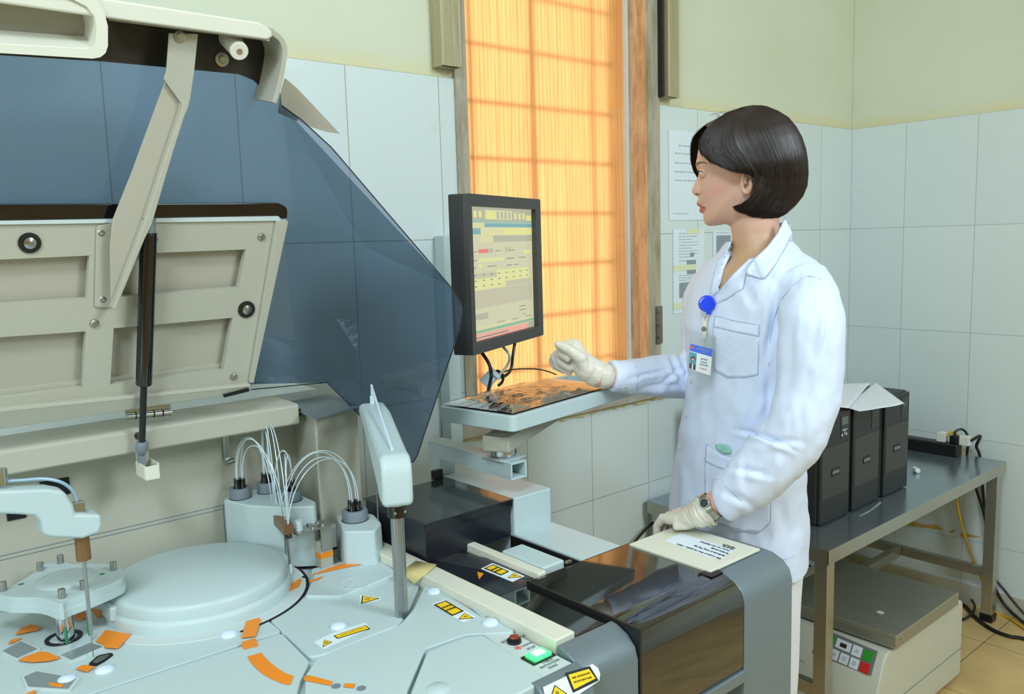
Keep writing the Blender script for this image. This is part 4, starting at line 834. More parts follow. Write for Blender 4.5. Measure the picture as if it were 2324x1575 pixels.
c = a1-ex*.028+ey*.035; b = MB(); b.cyl(c+V((0, 0, .031)), c+V((0, 0, .0325)), .021, n=36); b.cyl(c+V((0, 0, .032)), c+V((0, 0, .038)), .0035, n=12); b.build('pivot_disc', BEIGE2, arm2)
b = MB(); b.mi = 0; q0 = a1-ex*.03+ey*(L-.03); b.box((q0.x-.03, q0.y-.03, 1.072), (q0.x+.03, q0.y+.03, 1.0915)); b.build('arm_riser', BEIGE, arm2, bevel=.002)
# wall post and monitor bracket
p0, p1 = uy(996, 535, D-.03), uy(1024, 535, D-.03)
b = MB(); b.box((p0.x, D-.05, .93), (p1.x, D-.009, p0.z)); b.build('upright_post', WHITE, ST, bevel=.003)
b = MB(); b.box((p1.x, D-.035, p0.z-.03), (p1.x+.012, D-.02, p0.z-.005)); b.build('post_bracket', STEEL, ST)
# ---- monitor ----
MN0, MN1 = ud(1060, 438, 1.55), ud(1075, 811, 1.55); s_ = 1
MF0, MF1 = ud(1222, 455, 1.86), ud(1238, 762, 1.86)
O = V((MN0.x+MN1.x, MN0.y+MN1.y, 0))/2; F_ = V((MF0.x+MF1.x, MF0.y+MF1.y, 0))/2; ex = (F_-O); MW = ex.length; ex.normalize(); nz = V((ex.y, -ex.x, 0))
zt_, zb_ = (MN0.z+MF0.z)/2, (MN1.z+MF1.z)/2; MH = zt_-zb_
def mp_(u, v, d=0): return V((O.x, O.y, zb_))+ex*(u*MW)+V((0, 0, v*MH))+nz*d
MON = thing('touch_monitor', tuple(mp_(.5, 0, -.03)), 'black-framed monitor with yellow-green lab screen, hanging in front of the orange window', 'monitor')
u0, u1, v0, v1 = .045, .925, .075, .925
mb = holes(fillet([mp_(0, 0), mp_(1, 0), mp_(1, 1), mp_(0, 1)], .004, 3), [[mp_(u0, v0), mp_(u1, v0), mp_(u1, v1), mp_(u0, v1)]], -nz*.012)
MFR = mat('dark_grey_monitor_shell', (62, 62, 60), .45); fr = mb.build('bezel', MFR, MON, recalc=True)
mb = MB(); mb.prism([mp_(0, 0, -.012), mp_(1, 0, -.012), mp_(1, 1, -.012), mp_(0, 1, -.012)], -nz*.030); mb.build('monitor_shell', mat('monitor_shell_dark', (44, 46, 46), .5), MON, bevel=.003)
mb = MB(); mb.prism([mp_(.3, .25, -.042), mp_(.7, .25, -.042), mp_(.7, .75, -.042), mp_(.3, .75, -.042)], -nz*.05); mb.build('rear_mount', BLACK, MON, bevel=.003)
def em(name, c, s=1.0):
    m = bpy.data.materials.new(name); m.use_nodes = True; bs = m.node_tree.nodes['Principled BSDF']; bs.inputs['Base Color'].default_value = (.02, .02, .02, 1); bs.inputs['Roughness'].default_value = .25
    bs.inputs['Emission Color'].default_value = srgb(c); bs.inputs['Emission Strength'].default_value = s; return m
scm = [em('screen_base', (205, 203, 168)), em('screen_grey', (178, 176, 152)), em('screen_yellow', (218, 220, 150)), em('screen_teal', (150, 186, 166)), em('screen_green', (130, 180, 140)), em('screen_red', (226, 120, 110)), em('screen_blue', (118, 168, 172)), em('screen_cream', (216, 212, 160)), em('screen_pink', (230, 168, 150)), em('screen_ink', (120, 122, 116)), em('screen_lightyellow', (224, 222, 140)), em('screen_mid', (192, 188, 160))]
mb = MB()
def su(u, v, d): return mp_(u0+(u1-u0)*u, v0+(v1-v0)*v, d)
def srect(mi, ua, ub, va, vb, lay=1):
    mb.mi = mi; d = -.0115+lay*.0003; mb.add([su(ua, 1-vb, d), su(ub, 1-vb, d), su(ub, 1-va, d), su(ua, 1-va, d)], [(0, 1, 2, 3)])
srect(0, 0, 1, 0, 1, 0)
srect(1, 0, 1, .0, .10); srect(7, .25, .66, .02, .09, 2); srect(10, .26, .4, .03, .09, 3)
for i in range(4): srect(1, .42+i*.06, .455+i*.06, .03, .085, 3)
for i in range(3): srect(10, .02+i*.07, .06+i*.07, .03, .08, 2)
for i in range(3): srect(10, .70+i*.07, .735+i*.07, .035, .085, 2)
srect(10, .90, .99, .05, .095, 2)
srect(3, 0, 1, .10, .117); srect(6, .24, 1, .12, .15); srect(7, 0, .23, .12, .15); srect(10, 0, 1, .155, .21); srect(6, .02, .18, .158, .205, 2); srect(7, .2, .36, .158, .205, 2); srect(7, .38, .53, .158, .205, 2)
srect(7, .18, .36, .215, .265); srect(1, .36, 1, .215, .265); srect(5, .14, .28, .315, .345); srect(1, .285, .35, .315, .345); srect(10, .85, .97, .34, .365); srect(1, .54, .575, .31, .345); srect(1, .59, .625, .31, .345)
srect(2, .14, .51, .385, .41); srect(10, .14, .185, .43, .455)
srect(11, .03, .40, .495, .535); srect(2, .40, .93, .48, .535); srect(2, .03, .93, .535, .575); srect(2, .03, .53, .575, .62); srect(11, .53, .95, .575, .62)
for r in range(3):
    for k in range(8 if r < 2 else 4): srect(9, .07+k*.115, .10+k*.115, .505+r*.042, .513+r*.042, 3)
srect(11, .02, .97, .625, .76); srect(1, .02, .25, .80, .845); srect(7, .05, .95, .90, .915)
srect(1, .38, .5, .885, .90, 2); srect(1, .62, .72, .89, .905, 2); srect(1, .85, .95, .89, .905, 2)
for a, c, v in [(.03, .12, .33), (.38, .46, .33), (.03, .11, .395), (.55, .68, .395), (.75, .88, .395), (.03, .1, .45), (.26, .4, .445), (.55, .64, .45), (.67, .75, .45), (.74, .85, .80), (.74, .86, .83), (.8, .85, .87), (.62, .69, .33)]: srect(9, a, c, v, v+.006, 3)
srect(4, 0, 1, .925, .945); srect(8, 0, .88, .95, 1.0); srect(1, .88, 1, .95, 1.0); srect(9, .04, .55, .975, .983, 3)
mb.build('screen', scm, MON, smooth=0)
# cables below the monitor (each its own thing)
def cable(pts, r, m, label, name='cable', grp_=None, cat='cable'):
    q = MB(); q.tube(pts, r, n=8); o = q.build(name, m, None); return tag(o, label, cat, grp_)
CBL = mat('black_cable', (20, 20, 20), .4); CGR = mat('grey_cable', (178, 186, 180), .4)
Dm = 1.63
cable([mp_(.22, .0, -.02)+V((0, 0, -.005)), ud(1110, 826, Dm), ud(1115, 850, Dm), ud(1112, 868, Dm+.02), ud(1108, 885, Dm+.06)], .0035, CBL, 'thick black cable dropping from the monitor\'s left bottom edge behind the tray')
cable([mp_(.5, .0, -.02)+V((0, 0, -.005)), ud(1156, 806, 1.72), ud(1152, 828, 1.74), ud(1134, 850, 1.74), ud(1118, 868, 1.74), ud(1112, 884, 1.74)], .0028, CGR, 'pale grey cable curving from the monitor bottom down into a white connector')
cable([mp_(.68, .0, -.02)+V((0, 0, -.002)), ud(1164, 806, 1.78), ud(1160, 836, 1.78), ud(1148, 852, 1.76), ud(1130, 856, 1.76), ud(1120, 848, 1.76), ud(1130, 842, 1.76), ud(1141, 852, 1.76), ud(1140, 866, 1.76), ud(1130, 876, 1.76)], .0032, CBL, 'black cable dropping right of the grey one and looping below the monitor')
cable([ud(1128, 850, 1.80), ud(1160, 839, 1.84), ud(1210, 837, 1.92), ud(1240, 842, 1.96), ud(1262, 850, 2.0)], .0016, CBL, 'thin black wire running right from the cable loop across the window')
q = MB(); a, c = ud(1120, 850, 1.74), ud(1098, 872, 1.74); q.cyl(a, c, .013, n=16); q.cyl(a, a+(a-c)*.3, .017, .014, n=16); tag(q.build('cable_connector', mat('clear_connector', (190, 205, 212), .25), None, bevel=.001), 'clear white plug housing tied to the cables behind the keyboard tray', 'connector')
# ---- keyboard tray ----
TA, TB = V((.931, 1.332, 0)), V((.972, 1.144, 0)); tu = V((.983, .182, 0)).normalized(); tv = V((-tu.y, tu.x, 0)); TLn, TWd = .445, .192; ZTR = 1.092
def tp(u, v, z): return TB+tu*u+tv*v+V((0, 0, z))
TR = thing('keyboard_tray', tuple(tp(.2, .1, ZTR)), 'white rimmed keyboard tray held out in front of the window sill', 'tray')
o_ = fillet([tp(0, 0, ZTR), tp(TLn, 0, ZTR), tp(TLn, TWd, ZTR), tp(0, TWd, ZTR)], .014, 5); i_ = fillet([tp(.012, .012, ZTR), tp(TLn-.012, .012, ZTR), tp(TLn-.012, TWd-.012, ZTR), tp(.012, TWd-.012, ZTR)], .008, 5)
mb = holes(o_, [i_], (0, 0, .030)); mb.build('tray_rim', WHITE, TR, bevel=.002, recalc=True)
mb = MB(); mb.prism(i_, (0, 0, .018)); mb.build('tray_floor', WHITE, TR)
KB = MB(); k0, k1, k2, k3 = .022, .352, .022, TWd-.022; zk = ZTR+.0185
KB.prism([tp(k0, k2, zk), tp(k1, k2, zk), tp(k1, k3, zk), tp(k0, k3, zk)], (0, 0, .009)); KBO = thing('keyboard', tuple(tp(.2, .1, zk)), 'black keyboard lying in the white tray under a wrinkled clear cover', 'keyboard')
KB.build('keyboard_body', BLACK, KBO, bevel=.002)
mb = MB()
for r in range(5):
    for k in range(15):
        c = tp(k0+.014+k*.0213, k2+.022+r*.0255, zk+.011); mb.obox(c, tu*.0092, tv*.011, (0, 0, .003))
tag(mb.build('keys', BLACK, KBO, bevel=.001), kind='stuff')
# wrinkled plastic film
def filmcover():
    m = bpy.data.materials.new('wrinkled_clear_plastic'); m.use_nodes = True; nt = m.node_tree; nt.nodes.clear(); out = nt.nodes.new('ShaderNodeOutputMaterial')
    t = nt.nodes.new('ShaderNodeBsdfTransparent'); t.inputs[0].default_value = (.85, .88, .9, 1); g = nt.nodes.new('ShaderNodeBsdfGlossy'); g.inputs['Roughness'].default_value = .1
    mx = nt.nodes.new('ShaderNodeMixShader'); mx.inputs[0].default_value = .72; tc = nt.nodes.new('ShaderNodeNewGeometry'); n = nt.nodes.new('ShaderNodeTexNoise'); n.inputs['Scale'].default_value = 60; n.inputs['Detail'].default_value = 5; n.inputs['Distortion'].default_value = 1.2
    nt.links.new(tc.outputs['Position'], n.inputs['Vector']); bp = nt.nodes.new('ShaderNodeBump'); bp.inputs['Strength'].default_value = .45; bp.inputs['Distance'].default_value = .004
    nt.links.new(n.outputs['Fac'], bp.inputs['Height']); nt.links.new(bp.outputs[0], g.inputs['Normal']); nt.links.new(t.outputs[0], mx.inputs[1]); nt.links.new(g.outputs[0], mx.inputs[2]); nt.links.new(mx.outputs[0], out.inputs[0]); return m
from mathutils import noise as NZ
rows = []; NU, NV = 110, 50
for i in range(NU+1):
    rw = []
    for j in range(NV+1):
        u = .005+(.352)*i/NU; v = .005+(TWd-.010)*j/NV; p = tp(u, v, 0)
        e = (1 if u < .25 else max(.1, 1-(u-.25)/.04))*min(i/8, (NU-i)/8, j/5, (NV-j)/5, 1); ridge = abs(NZ.noise(V((u*22+v*14, v*30-u*9, 1.3))))
        z = ZTR+.0345+e*.006+e*(.0035*NZ.noise(V((u*16, v*34+u*8, 0)))+.006*(1-ridge)**4*.6); rw.append(V((p.x, p.y, z)))
    rows.append(rw)
mb = MB(); mb.grid(rows); tag(mb.build('plastic_cover', filmcover(), None, smooth=180), 'wrinkled clear plastic film over the keyboard, reflecting the orange window', 'dust cover')
# ================= steel table =================
SST = mat('stainless_top', (160, 172, 178), .2, .8, noise=.05, nscale=5); SSF = mat('stainless_frame', (182, 180, 170), .26, .85, noise=.08, nscale=4)
TX0, TX1, TY0, TY1, TZ = 2.008, 3.25, 1.09, 1.715, .60
TBL = thing('steel_table', (2.63, 1.4, 0), 'low stainless steel work table in the corner, standing behind the woman', 'table')
b = MB(); b.box((TX0, TY0, TZ-.0015), (TX1, TY1, TZ)); b.build('table_top', SST, TBL, smooth=0)
b = MB(); b.box((TX0, TY0, TZ-.04), (TX1, TY0+.0015, TZ-.0015)); b.box((TX0, TY1-.0015, TZ-.04), (TX1, TY1, TZ-.0015)); b.box((TX0, TY0, TZ-.04), (TX0+.0015, TY1, TZ-.0015)); b.box((TX1-.0015, TY0, TZ-.04), (TX1, TY1, TZ-.0015)); b.build('folded_edge', SSF, TBL, smooth=0)
lw = .038
for x in (TX0+.012, TX1-.012-lw):
    for y in (TY0+.008, TY1-.012-lw):
        b = MB(); b.box((x, y, .025), (x+lw, y+lw, TZ-.002)); lg = b.build('leg', SSF, TBL, bevel=.002)
        b = MB(); b.box((x-.003, y-.003, .0), (x+lw+.003, y+lw+.003, .03)); b.build('rubber_foot', BLACK, lg, bevel=.003)
for (lo, hi) in [((TX1-.012-lw+.005, TY0+.03, .165), (TX1-.012-.005, TY1-.03, .20)), ((TX0+.017, TY0+.03, .165), (TX0+.045, TY1-.03, .20))]:
    b = MB(); b.box(lo, hi); b.build('end_stretcher', SSF, TBL, bevel=.002)
b = MB(); b.box((TX0+.04, 1.43, .165), (TX1-.05, 1.46, .20)); b.build('long_stretcher', SSF, TBL, bevel=.002)
# ================= three UPS towers =================
UB = mat('ups_black', (40, 44, 46), .5, bump=.1, bscale=700); UF = mat('ups_front_black', (34, 37, 39), .45)
def perf():
    m = mat('ups_perforated_grille', (58, 60, 58), .4); nt = m.node_tree; bs = nt.nodes['Principled BSDF']; g = nt.nodes.new('ShaderNodeNewGeometry'); mp = nt.nodes.new('ShaderNodeMapping'); mp.inputs['Rotation'].default_value = (math.pi/2, 0, 0)
    v = nt.nodes.new('ShaderNodeTexVoronoi'); v.inputs['Scale'].default_value = 240; v.inputs['Randomness'].default_value = 0; nt.links.new(g.outputs['Position'], v.inputs['Vector'])
    r = ramp_node(nt, [(.28, (.003, .003, .003, 1)), (.36, (.055, .053, .048, 1))]); nt.links.new(v.outputs['Distance'], r.inputs[0]); nt.links.new(r.outputs[0], bs.inputs['Base Color']); return m
PERF = perf(); DISP = mat('ups_display', (92, 100, 100), .2); UPP = mat('ups_panel', (30, 33, 36), .25); UPT = mat('ups_print_white', (190, 195, 198), .5)
def make_ups():
    u = thing('power_backup_unit', (0, 0, 0), '', 'power unit'); w, h, d = .172, .322, .42
    b = MB(); b.prism([(-w/2, .006, 0), (w/2, .006, 0), (w/2, d, 0), (-w/2, d, 0)], (0, 0, h)); b.build('unit_case', UB, u, bevel=.007, seg=3)
    b = MB(); b.box((-w/2+.003, -.004, .002), (w/2-.003, .007, h-.004)); f = b.build('front_panel', UF, u, bevel=.004)
    b = MB(); b.box((-w/2+.012, -.0046, .075), (w/2-.010, -.0038, .225)); b.build('vent_grille', PERF, f, smooth=0)
    b = MB(); b.box((w/2-.060, -.005, .238), (w/2-.016, -.0038, h-.014)); p = b.build('control_display', UPP, f, smooth=0)
    b = MB(); b.box((-.022, -.0062, .135), (.022, -.0044, .157)); q = b.build('brand_plate', BLACK, f, smooth=0)
    text_mesh('EATON', .0125, UPT, V((0, -.0064, .146)), (1, 0, 0), (0, 0, 1), parent=q, wid=.034)
    return u, p
ups, pnl = make_ups()
def copy_tree(o, parent=None):
    c = o.copy(); COL.objects.link(c); c.parent = parent
    for ch in [k for k in COL.objects if k.parent == o]: copy_tree(ch, c)
    return c
kids = {}
def first_panel(u):
    for c in COL.objects:
        if c.parent == u and c.name.startswith('front_panel'):
            for k in COL.objects:
                if k.parent == c and k.name.startswith('control_display'): return k
ulist = [ups]+[copy_tree(ups) for _ in range(2)]
for u, x, lb in zip(ulist, (2.243, 2.430, 2.628), ('black uninterruptible power tower with lit grille, nearest the woman, leftmost of three', 'middle black power tower of the three on the steel table, half under loose papers', 'rightmost black power tower of three, papers\' tip hanging over its top')):
    u.location = (x, 1.205, TZ+.0012); u['label'] = lb; u['group'] = 'black power towers on the steel table'; WP[u] = V((x, 1.205, TZ))
bpy.context.view_layer.update()
# display details: first one has an lit-less LCD and icons, others a battery icon
def dparts(u, full):
    k = first_panel(u); o = V(u.location); WP[k] = k.matrix_world.translation.copy()
    if full:
        b = MB(); b.box(tuple(o+V((.030, -.0056, .279))), tuple(o+V((.066, -.0049, .302)))); b.build('lcd', DISP, k, smooth=0)
        b = MB(); b.box(tuple(o+V((.034, -.0056, .262))), tuple(o+V((.062, -.0049, .265)))); b.box(tuple(o+V((.046, -.0056, .25))), tuple(o+V((.05, -.0049, .262))))
        for dx in (.034, .058): b.cyl(o+V((dx, -.0056, .249)), o+V((dx, -.0049, .249)), .0042, n=14)
        b.build('display_icons', UPT, k, smooth=0)
    else:
        q = holes([o+V(p) for p in [(.040, -.0056, .275), (.054, -.0056, .275), (.054, -.0056, .287), (.040, -.0056, .287)]], [[o+V(p) for p in [(.042, -.0056, .277), (.052, -.0056, .277), (.052, -.0056, .285), (.042, -.0056, .285)]]], (0, .0007, 0)); q.build('battery_icon', mat('dim_print', (120, 125, 128), .5), k, smooth=0)
dparts(ulist[0], True); dparts(ulist[1], False); dparts(ulist[2], False)
# loose papers over the towers
UTZ = TZ+.322
def sheet(poly, dz, curl, label):
    P = pz(poly, UTZ+.003); c = sum(P, V((0, 0, 0)))/len(P); rows = []; n = 14
    A, B_, C_, D_ = P
    for i in range(n+1):
        r = []
        for j in range(n+1):
            s, t = i/n, j/n; p = (A*(1-s)+B_*s)*(1-t)+(D_*(1-s)+C_*s)*t
            z = UTZ+.0015+dz+curl*max(0, s-.55)**2*.12+.0012*math.sin(s*7+t*4)*(.3+t)*.6+.0008
            r.append(V((p.x, p.y, max(z, UTZ+.0012+dz*.8))))
        rows.append(r)
    mb = MB(); mb.grid(rows); o = mb.build('paper_sheet', mat('loose_white_paper', (226, 232, 240), .55, noise=.01), None, smooth=180, solid=.0004); return tag(o, label, 'paper', 'loose papers on the power towers')
sheet([(1790, 915), (1840, 876), (1978, 870), (1925, 930)], .0060, .0, 'white paper sheet lying flat across the two nearer power towers behind her sleeve')
sheet([(1905, 922), (1985, 872), (2052, 920), (1950, 933)], .0008, .30, 'white paper sheet with a pointed tip overhanging the rightmost power tower')
# pestle-shaped white stopper behind
p = uz(2025, 905, UTZ); px_ = V((2.86, 1.50, 0)); px_ = ud(2025, 905, 2.75)
b = MB(); q = uy(2025, 846, 1.672); zt_ = q.z; b.lathe((q.x, q.y, TZ+.001), [(0, 0), (.03, 0), (.03, .012), (.015, .02), (.0135, zt_-TZ-.075), (.015, zt_-TZ-.04), (.022, zt_-TZ-.012), (.0225, zt_-TZ-.004), (.019, zt_-TZ), (0, zt_-TZ-.003)], n=36)
tag(b.build('flared_stand_rod', CREAM, None, smooth=50), 'cream rod with flared trumpet top, standing behind the rightmost power tower', 'rod')
# small white cap by the tower, scraps
p = uz(2078, 1066, TZ+.010); b = MB(); b.cyl(p+V((-.008, -.012, 0)), p+V((.012, .01, 0)), .0085, n=18); tag(b.build('plastic_bottle', mat('white_cap', (230, 232, 226), .4), None, bevel=.001), 'small white cylinder lying on the steel table right of the towers', 'bottle')
b = MB()
p0 = [uz(x, y, TZ+.0004) for x, y in [(1952, 1170), (1975, 1158), (1990, 1146), (1998, 1138), (2000, 1142), (1986, 1152), (1970, 1163), (1950, 1172)]]; b.prism(p0, (0, 0, .001)); tag(b.build('peeling_film_strip', mat('clear_strip', (170, 182, 186), .2), None), 'thin strip of peeling clear film on the table in front of the middle tower', 'film')
# power strip and plugs at the right wall
ZS = TZ
b = MB(); PS = thing('power_strip', (3.27, 1.45, TZ), 'long black power strip along the tiled wall at the table\'s far right', 'power strip')
b.box((3.185, 1.235, TZ+.001), (3.235, 1.70, TZ+.047)); b.build('strip_body', BLACK, PS, bevel=.006)
def plug(px, py, m, w, h, label, cable_pts, r, cm):
    q = uy(px, py, 0+1.0); q = ux(px, py, 3.21); o = MB(); o.box((3.21-w/2, q.y-w/2, TZ+.0475), (3.21+w/2, q.y+w/2, TZ+.0475+h)); t = o.build('plug_body', m, None, bevel=.003); return t, q
t, q = plug(2139, 975, mat('plug_white', (216, 218, 208), .4), .032, .036, '', None, 0, None); t.name = 'white_plug_adapter'
tag(t, 'white cube plug adapter on the strip, left one beside the yellow cord', 'plug', 'plugs in the power strip'); bh = MB(); bh.cyl((3.193, q.y-.004, TZ+.068), (3.1935, q.y-.004, TZ+.068), .003, n=12); bh.build('pin_hole', DARK, t) if False else None
t2_, q2 = plug(2192, 988, MATS['plug_white'], .034, .034, '', None, 0, None); t2_.name = 'white_plug_adapter'
tag(t2_, 'white cube plug adapter at the strip\'s near end, right of the black plug', 'plug', 'plugs in the power strip')
t3_, q3 = plug(2166, 985, BLACK, .026, .030, '', None, 0, None); t3_.name = 'black_plug'
tag(t3_, 'black plug between the two white adapters on the strip', 'plug', 'plugs in the power strip')
def cab(pts, r, m, label): q = MB(); q.tube(pts, r, n=8); return tag(q.build('cable', m, None), label, 'cable')
YC = mat('yellow_cable', (214, 168, 30), .45)
def fl(x, y, r=.006): return uz(x, y, r)
def wl_(x, y, o=.03): return ux(x, y, E-o)
cab([V((3.21, q3.y, TZ+.078)), V((3.215, q3.y-.004, TZ+.094)), V((3.235, q3.y-.02, TZ+.098)), V((3.26, q3.y-.03, TZ+.06)), V((3.285, q3.y-.02, TZ-.03)), wl_(2212, 1100, .055), wl_(2235, 1175, .055), wl_(2240, 1250, .05), wl_(2250, 1300, .045), wl_(2280, 1340, .04), wl_(2324, 1392, .035), wl_(2380, 1442, .035)], .0045, BLACK, 'black cord from the black plug down the wall past the table\'s right leg')
cab([V((3.21, q.y-.018, TZ+.07)), V((3.215, q.y-.032, TZ+.088)), V((3.25, q.y-.045, TZ+.06)), V((3.29, q.y-.04, TZ-.03)), wl_(2171, 1118, .07), wl_(2180, 1180, .07), wl_(2200, 1245, .07), wl_(2218, 1290, .08), wl_(2240, 1345, .08), fl(2262, 1392), fl(2290, 1402), fl(2324, 1425), fl(2380, 1460)], .0045, YC, 'yellow cord from the white adapter running down under the table to the floor')
cab([V((3.21, q2.y-.018, TZ+.066)), V((3.25, q2.y-.035, TZ+.08)), wl_(2216, 1012, .03), wl_(2223, 1032, .02), wl_(2228, 1080, .016), wl_(2234, 1150, .016), wl_(2244, 1230, .016), wl_(2252, 1310, .02), wl_(2266, 1350, .02), wl_(2288, 1382, .022), fl(2330, 1418), fl(2380, 1450)], .0055, BLACK, 'black cord from the near white adapter down beside the leg to the floor')
cab([fl(2140, 1362), fl(2185, 1372), fl(2212, 1400), fl(2250, 1428), fl(2290, 1444), fl(2324, 1450), fl(2390, 1475)], .007, BLACK, 'thick black cable lying across the beige floor right of the centrifuge')
cab([fl(2140, 1412), fl(2175, 1408), fl(2198, 1400, .02), fl(2212, 1380, .022), fl(2206, 1362, .02), fl(2190, 1345)], .0045, BLACK, 'thin black cable looping on the floor around the right table leg')
cab([wl_(1840, 1285, .9), V((2.35, 1.66, .42)), V((2.5, 1.68, .50)), V((2.62, 1.66, .56))], .004, BLACK, 'black cord hanging beneath the table behind the left table leg')
# dried yellow stains on the tiles under the table
STN = mat('dried_yellow_stain', (196, 166, 88), .7, noise=.2, nscale=60)
for pts in [[(2050, 1187), (2075, 1184), (2100, 1191), (2125, 1190), (2141, 1202), (2130, 1203), (2105, 1198), (2080, 1196), (2055, 1191)], [(2155, 1205), (2168, 1202), (2166, 1208), (2156, 1209)], [(2178, 1210), (2200, 1212), (2228, 1219), (2215, 1220), (2180, 1218)], [(2255, 1226), (2270, 1228), (2262, 1230)]]:
    q = MB(); q.prism([ux(x, y, E-.0065) for x, y in pts], (-.0004, 0, 0)); tag(q.build('trim_5', STN, None, smooth=0), kind='structure')
# ================= centrifuge under the table =================
CB = mat('centrifuge_enamel', (196, 198, 182), .4, noise=.02); CF = thing('centrifuge', (2.43, 1.25, 0), 'boxy beige laboratory centrifuge with steel lid and keypad, on the floor under the table', 'centrifuge')
pr = [(2.205, .272), (2.70, .272), (2.715, .26), (2.715, .125), (2.715, .02), (2.15, .02), (2.118, .04), (2.118, .105), (2.186, .258)]
cy0, cy1 = 1.015, 1.40
b = MB(); b.prism([V((x, cy0, z)) for x, z in pr], (0, cy1-cy0, 0)); b.build('centrifuge_body', CB, CF, bevel=.006, seg=3)
b = MB(); b.prism([V((x, cy0-.0008, z)) for x, z in [(2.118, .108), (2.716, .108), (2.716, .1105), (2.118, .1105)]], (0, cy1-cy0+.0016, 0)); b.build('body_seam', GREY, CF, smooth=0)
for x in (2.17, 2.66):
    for y in (1.05, 1.36): b = MB(); b.cyl((x, y, 0), (x, y, .022), .016, n=16); b.build('foot', BLACK, CF)
LST = brushed('brushed_lid_steel', (168, 168, 154), .38, .7, axis=1, amt=.05, stretch=20)
b = MB(); b.box((2.226, 1.003, .278), (2.647, 1.39, .318)); b.build('steel_lid', LST, CF, bevel=.002)
b = MB(); b.box((2.24, 1.02, .27), (2.63, 1.38, .279)); b.build('lid_gasket', BLACK, CF)
p = uz(1998, 1390, .3185); b = MB(); b.cyl(p, p+V((0, 0, .0008)), .010, n=20); b.build('lid_mark', mat('pale_dot', (200, 208, 208), .4), CF, smooth=0)
fn = V((-(.258-.105), 0, .186-.118)).normalized(); fo = V((2.152, 1.2, .1815))
sl = V((2.186-2.118, 0, .258-.105)).normalized()
def cf(x, y, o=0): return upl(x, y, fo+fn*(.0005+o), fn)
b = MB(); b.prism([cf(1862, 1423), cf(1992, 1478), cf(1977, 1534), cf(1844, 1481)], fn*.0012); kp = b.build('keypad_panel', mat('keypad_grey', (112, 118, 118), .4), CF, smooth=0)
KW = mat('key_white', (216, 226, 232), .4, noise=0); KG = mat('key_green', (40, 150, 40), .4, noise=0); KR = mat('key_red', (200, 36, 34), .4, noise=0); KI = mat('key_ink_blue', (70, 90, 120), .5, noise=0)
A_, B_, D_ = cf(1862, 1423, .0012), cf(1992, 1478, .0012), cf(1844, 1481, .0012)
def kq(u, v, o=0): return A_+(B_-A_)*u+(D_-A_)*v+fn*o
def key(u0, u1, v0, v1, m, ic=None):
    q = MB(); q.prism([kq(u0, v0), kq(u1, v0), kq(u1, v1), kq(u0, v1)], fn*.001); o = q.build('key', m, kp, bevel=.0003)
    c = kq((u0+u1)/2, (v0+v1)/2, .0011); r = .0055
    if ic == 'clock':
        q = MB(); n = 24; ex_ = (B_-A_).normalized(); ey_ = (D_-A_).normalized(); q = holes([c+ex_*r*math.cos(t)+ey_*r*math.sin(t) for t in [2*math.pi*k/n for k in range(n)]], [[c+(ex_*math.cos(t)+ey_*math.sin(t))*r*.82 for t in [2*math.pi*k/n for k in range(n)]]], fn*.0002)
        q.obox(c-ey_*r*.3+fn*.0001, ex_*.0004, ey_*r*.35, fn*.0001); q.obox(c-ex_*r*.25+fn*.0001, ex_*r*.3, ey_*.0004, fn*.0001); q.build('key_icon', KI, o, smooth=0)
    if ic == 'tri':
        ex_ = (B_-A_).normalized(); ey_ = (D_-A_).normalized(); T3 = [c-ey_*r, c+ey_*r*.7+ex_*r, c+ey_*r*.7-ex_*r]; g_ = sum(T3, V((0, 0, 0)))/3
        holes(T3, [[g_+(t-g_)*.7 for t in T3]], fn*.0002).build('key_icon', KI, o, smooth=0)
    if ic == 'disp':
        q = MB(); u_, w_ = (u1-u0), (v1-v0); q.prism([kq(u0+u_*.28, v0+w_*.3, .0011), kq(u0+u_*.72, v0+w_*.3, .0011), kq(u0+u_*.72, v0+w_*.75, .0011), kq(u0+u_*.28, v0+w_*.75, .0011)], fn*.0003); q.build('key_display', mat('dark_led', (50, 32, 32), .3), o, smooth=0)
key(.16, .30, .10, .48, KG); key(.33, .585, .12, .46, KW, 'disp'); key(.61, .77, .10, .48, KW, 'tri'); key(.80, .95, .10, .48, KG)
key(.10, .14, .5, .9, KW); key(.17, .27, .55, .92, KR); key(.29, .43, .55, .92, KW, 'tri'); key(.455, .605, .55, .92, KW, 'clock'); key(.63, .78, .55, .92, KW, 'clock'); key(.80, .96, .55, .92, KR)
key(.02, .12, .12, .42, KW, 'disp')
q = ux(1819, 1499, 2.118); text_mesh('oo', .018, mat('grey_letter', (120, 124, 120), .4), q+V((-.001, 0, 0)), (0, -1, 0), (0, 0, 1), parent=CF)
p = ux(2043, 1452, 2.50); p = uy(2043, 1449, 1.003); b = MB(); b.cyl(p, p+V((0, -.003, 0)), .004, n=12); b.build('lid_screw', STEEL, CF)
# black cable behind the woman by the wall
cab([uy(1385, 1300, 1.70), uy(1450, 1218, 1.70), uy(1480, 1188, 1.70), uy(1500, 1168, 1.70)], .0045, BLACK, 'black cord slanting up the wall tiles left of the lab coat')
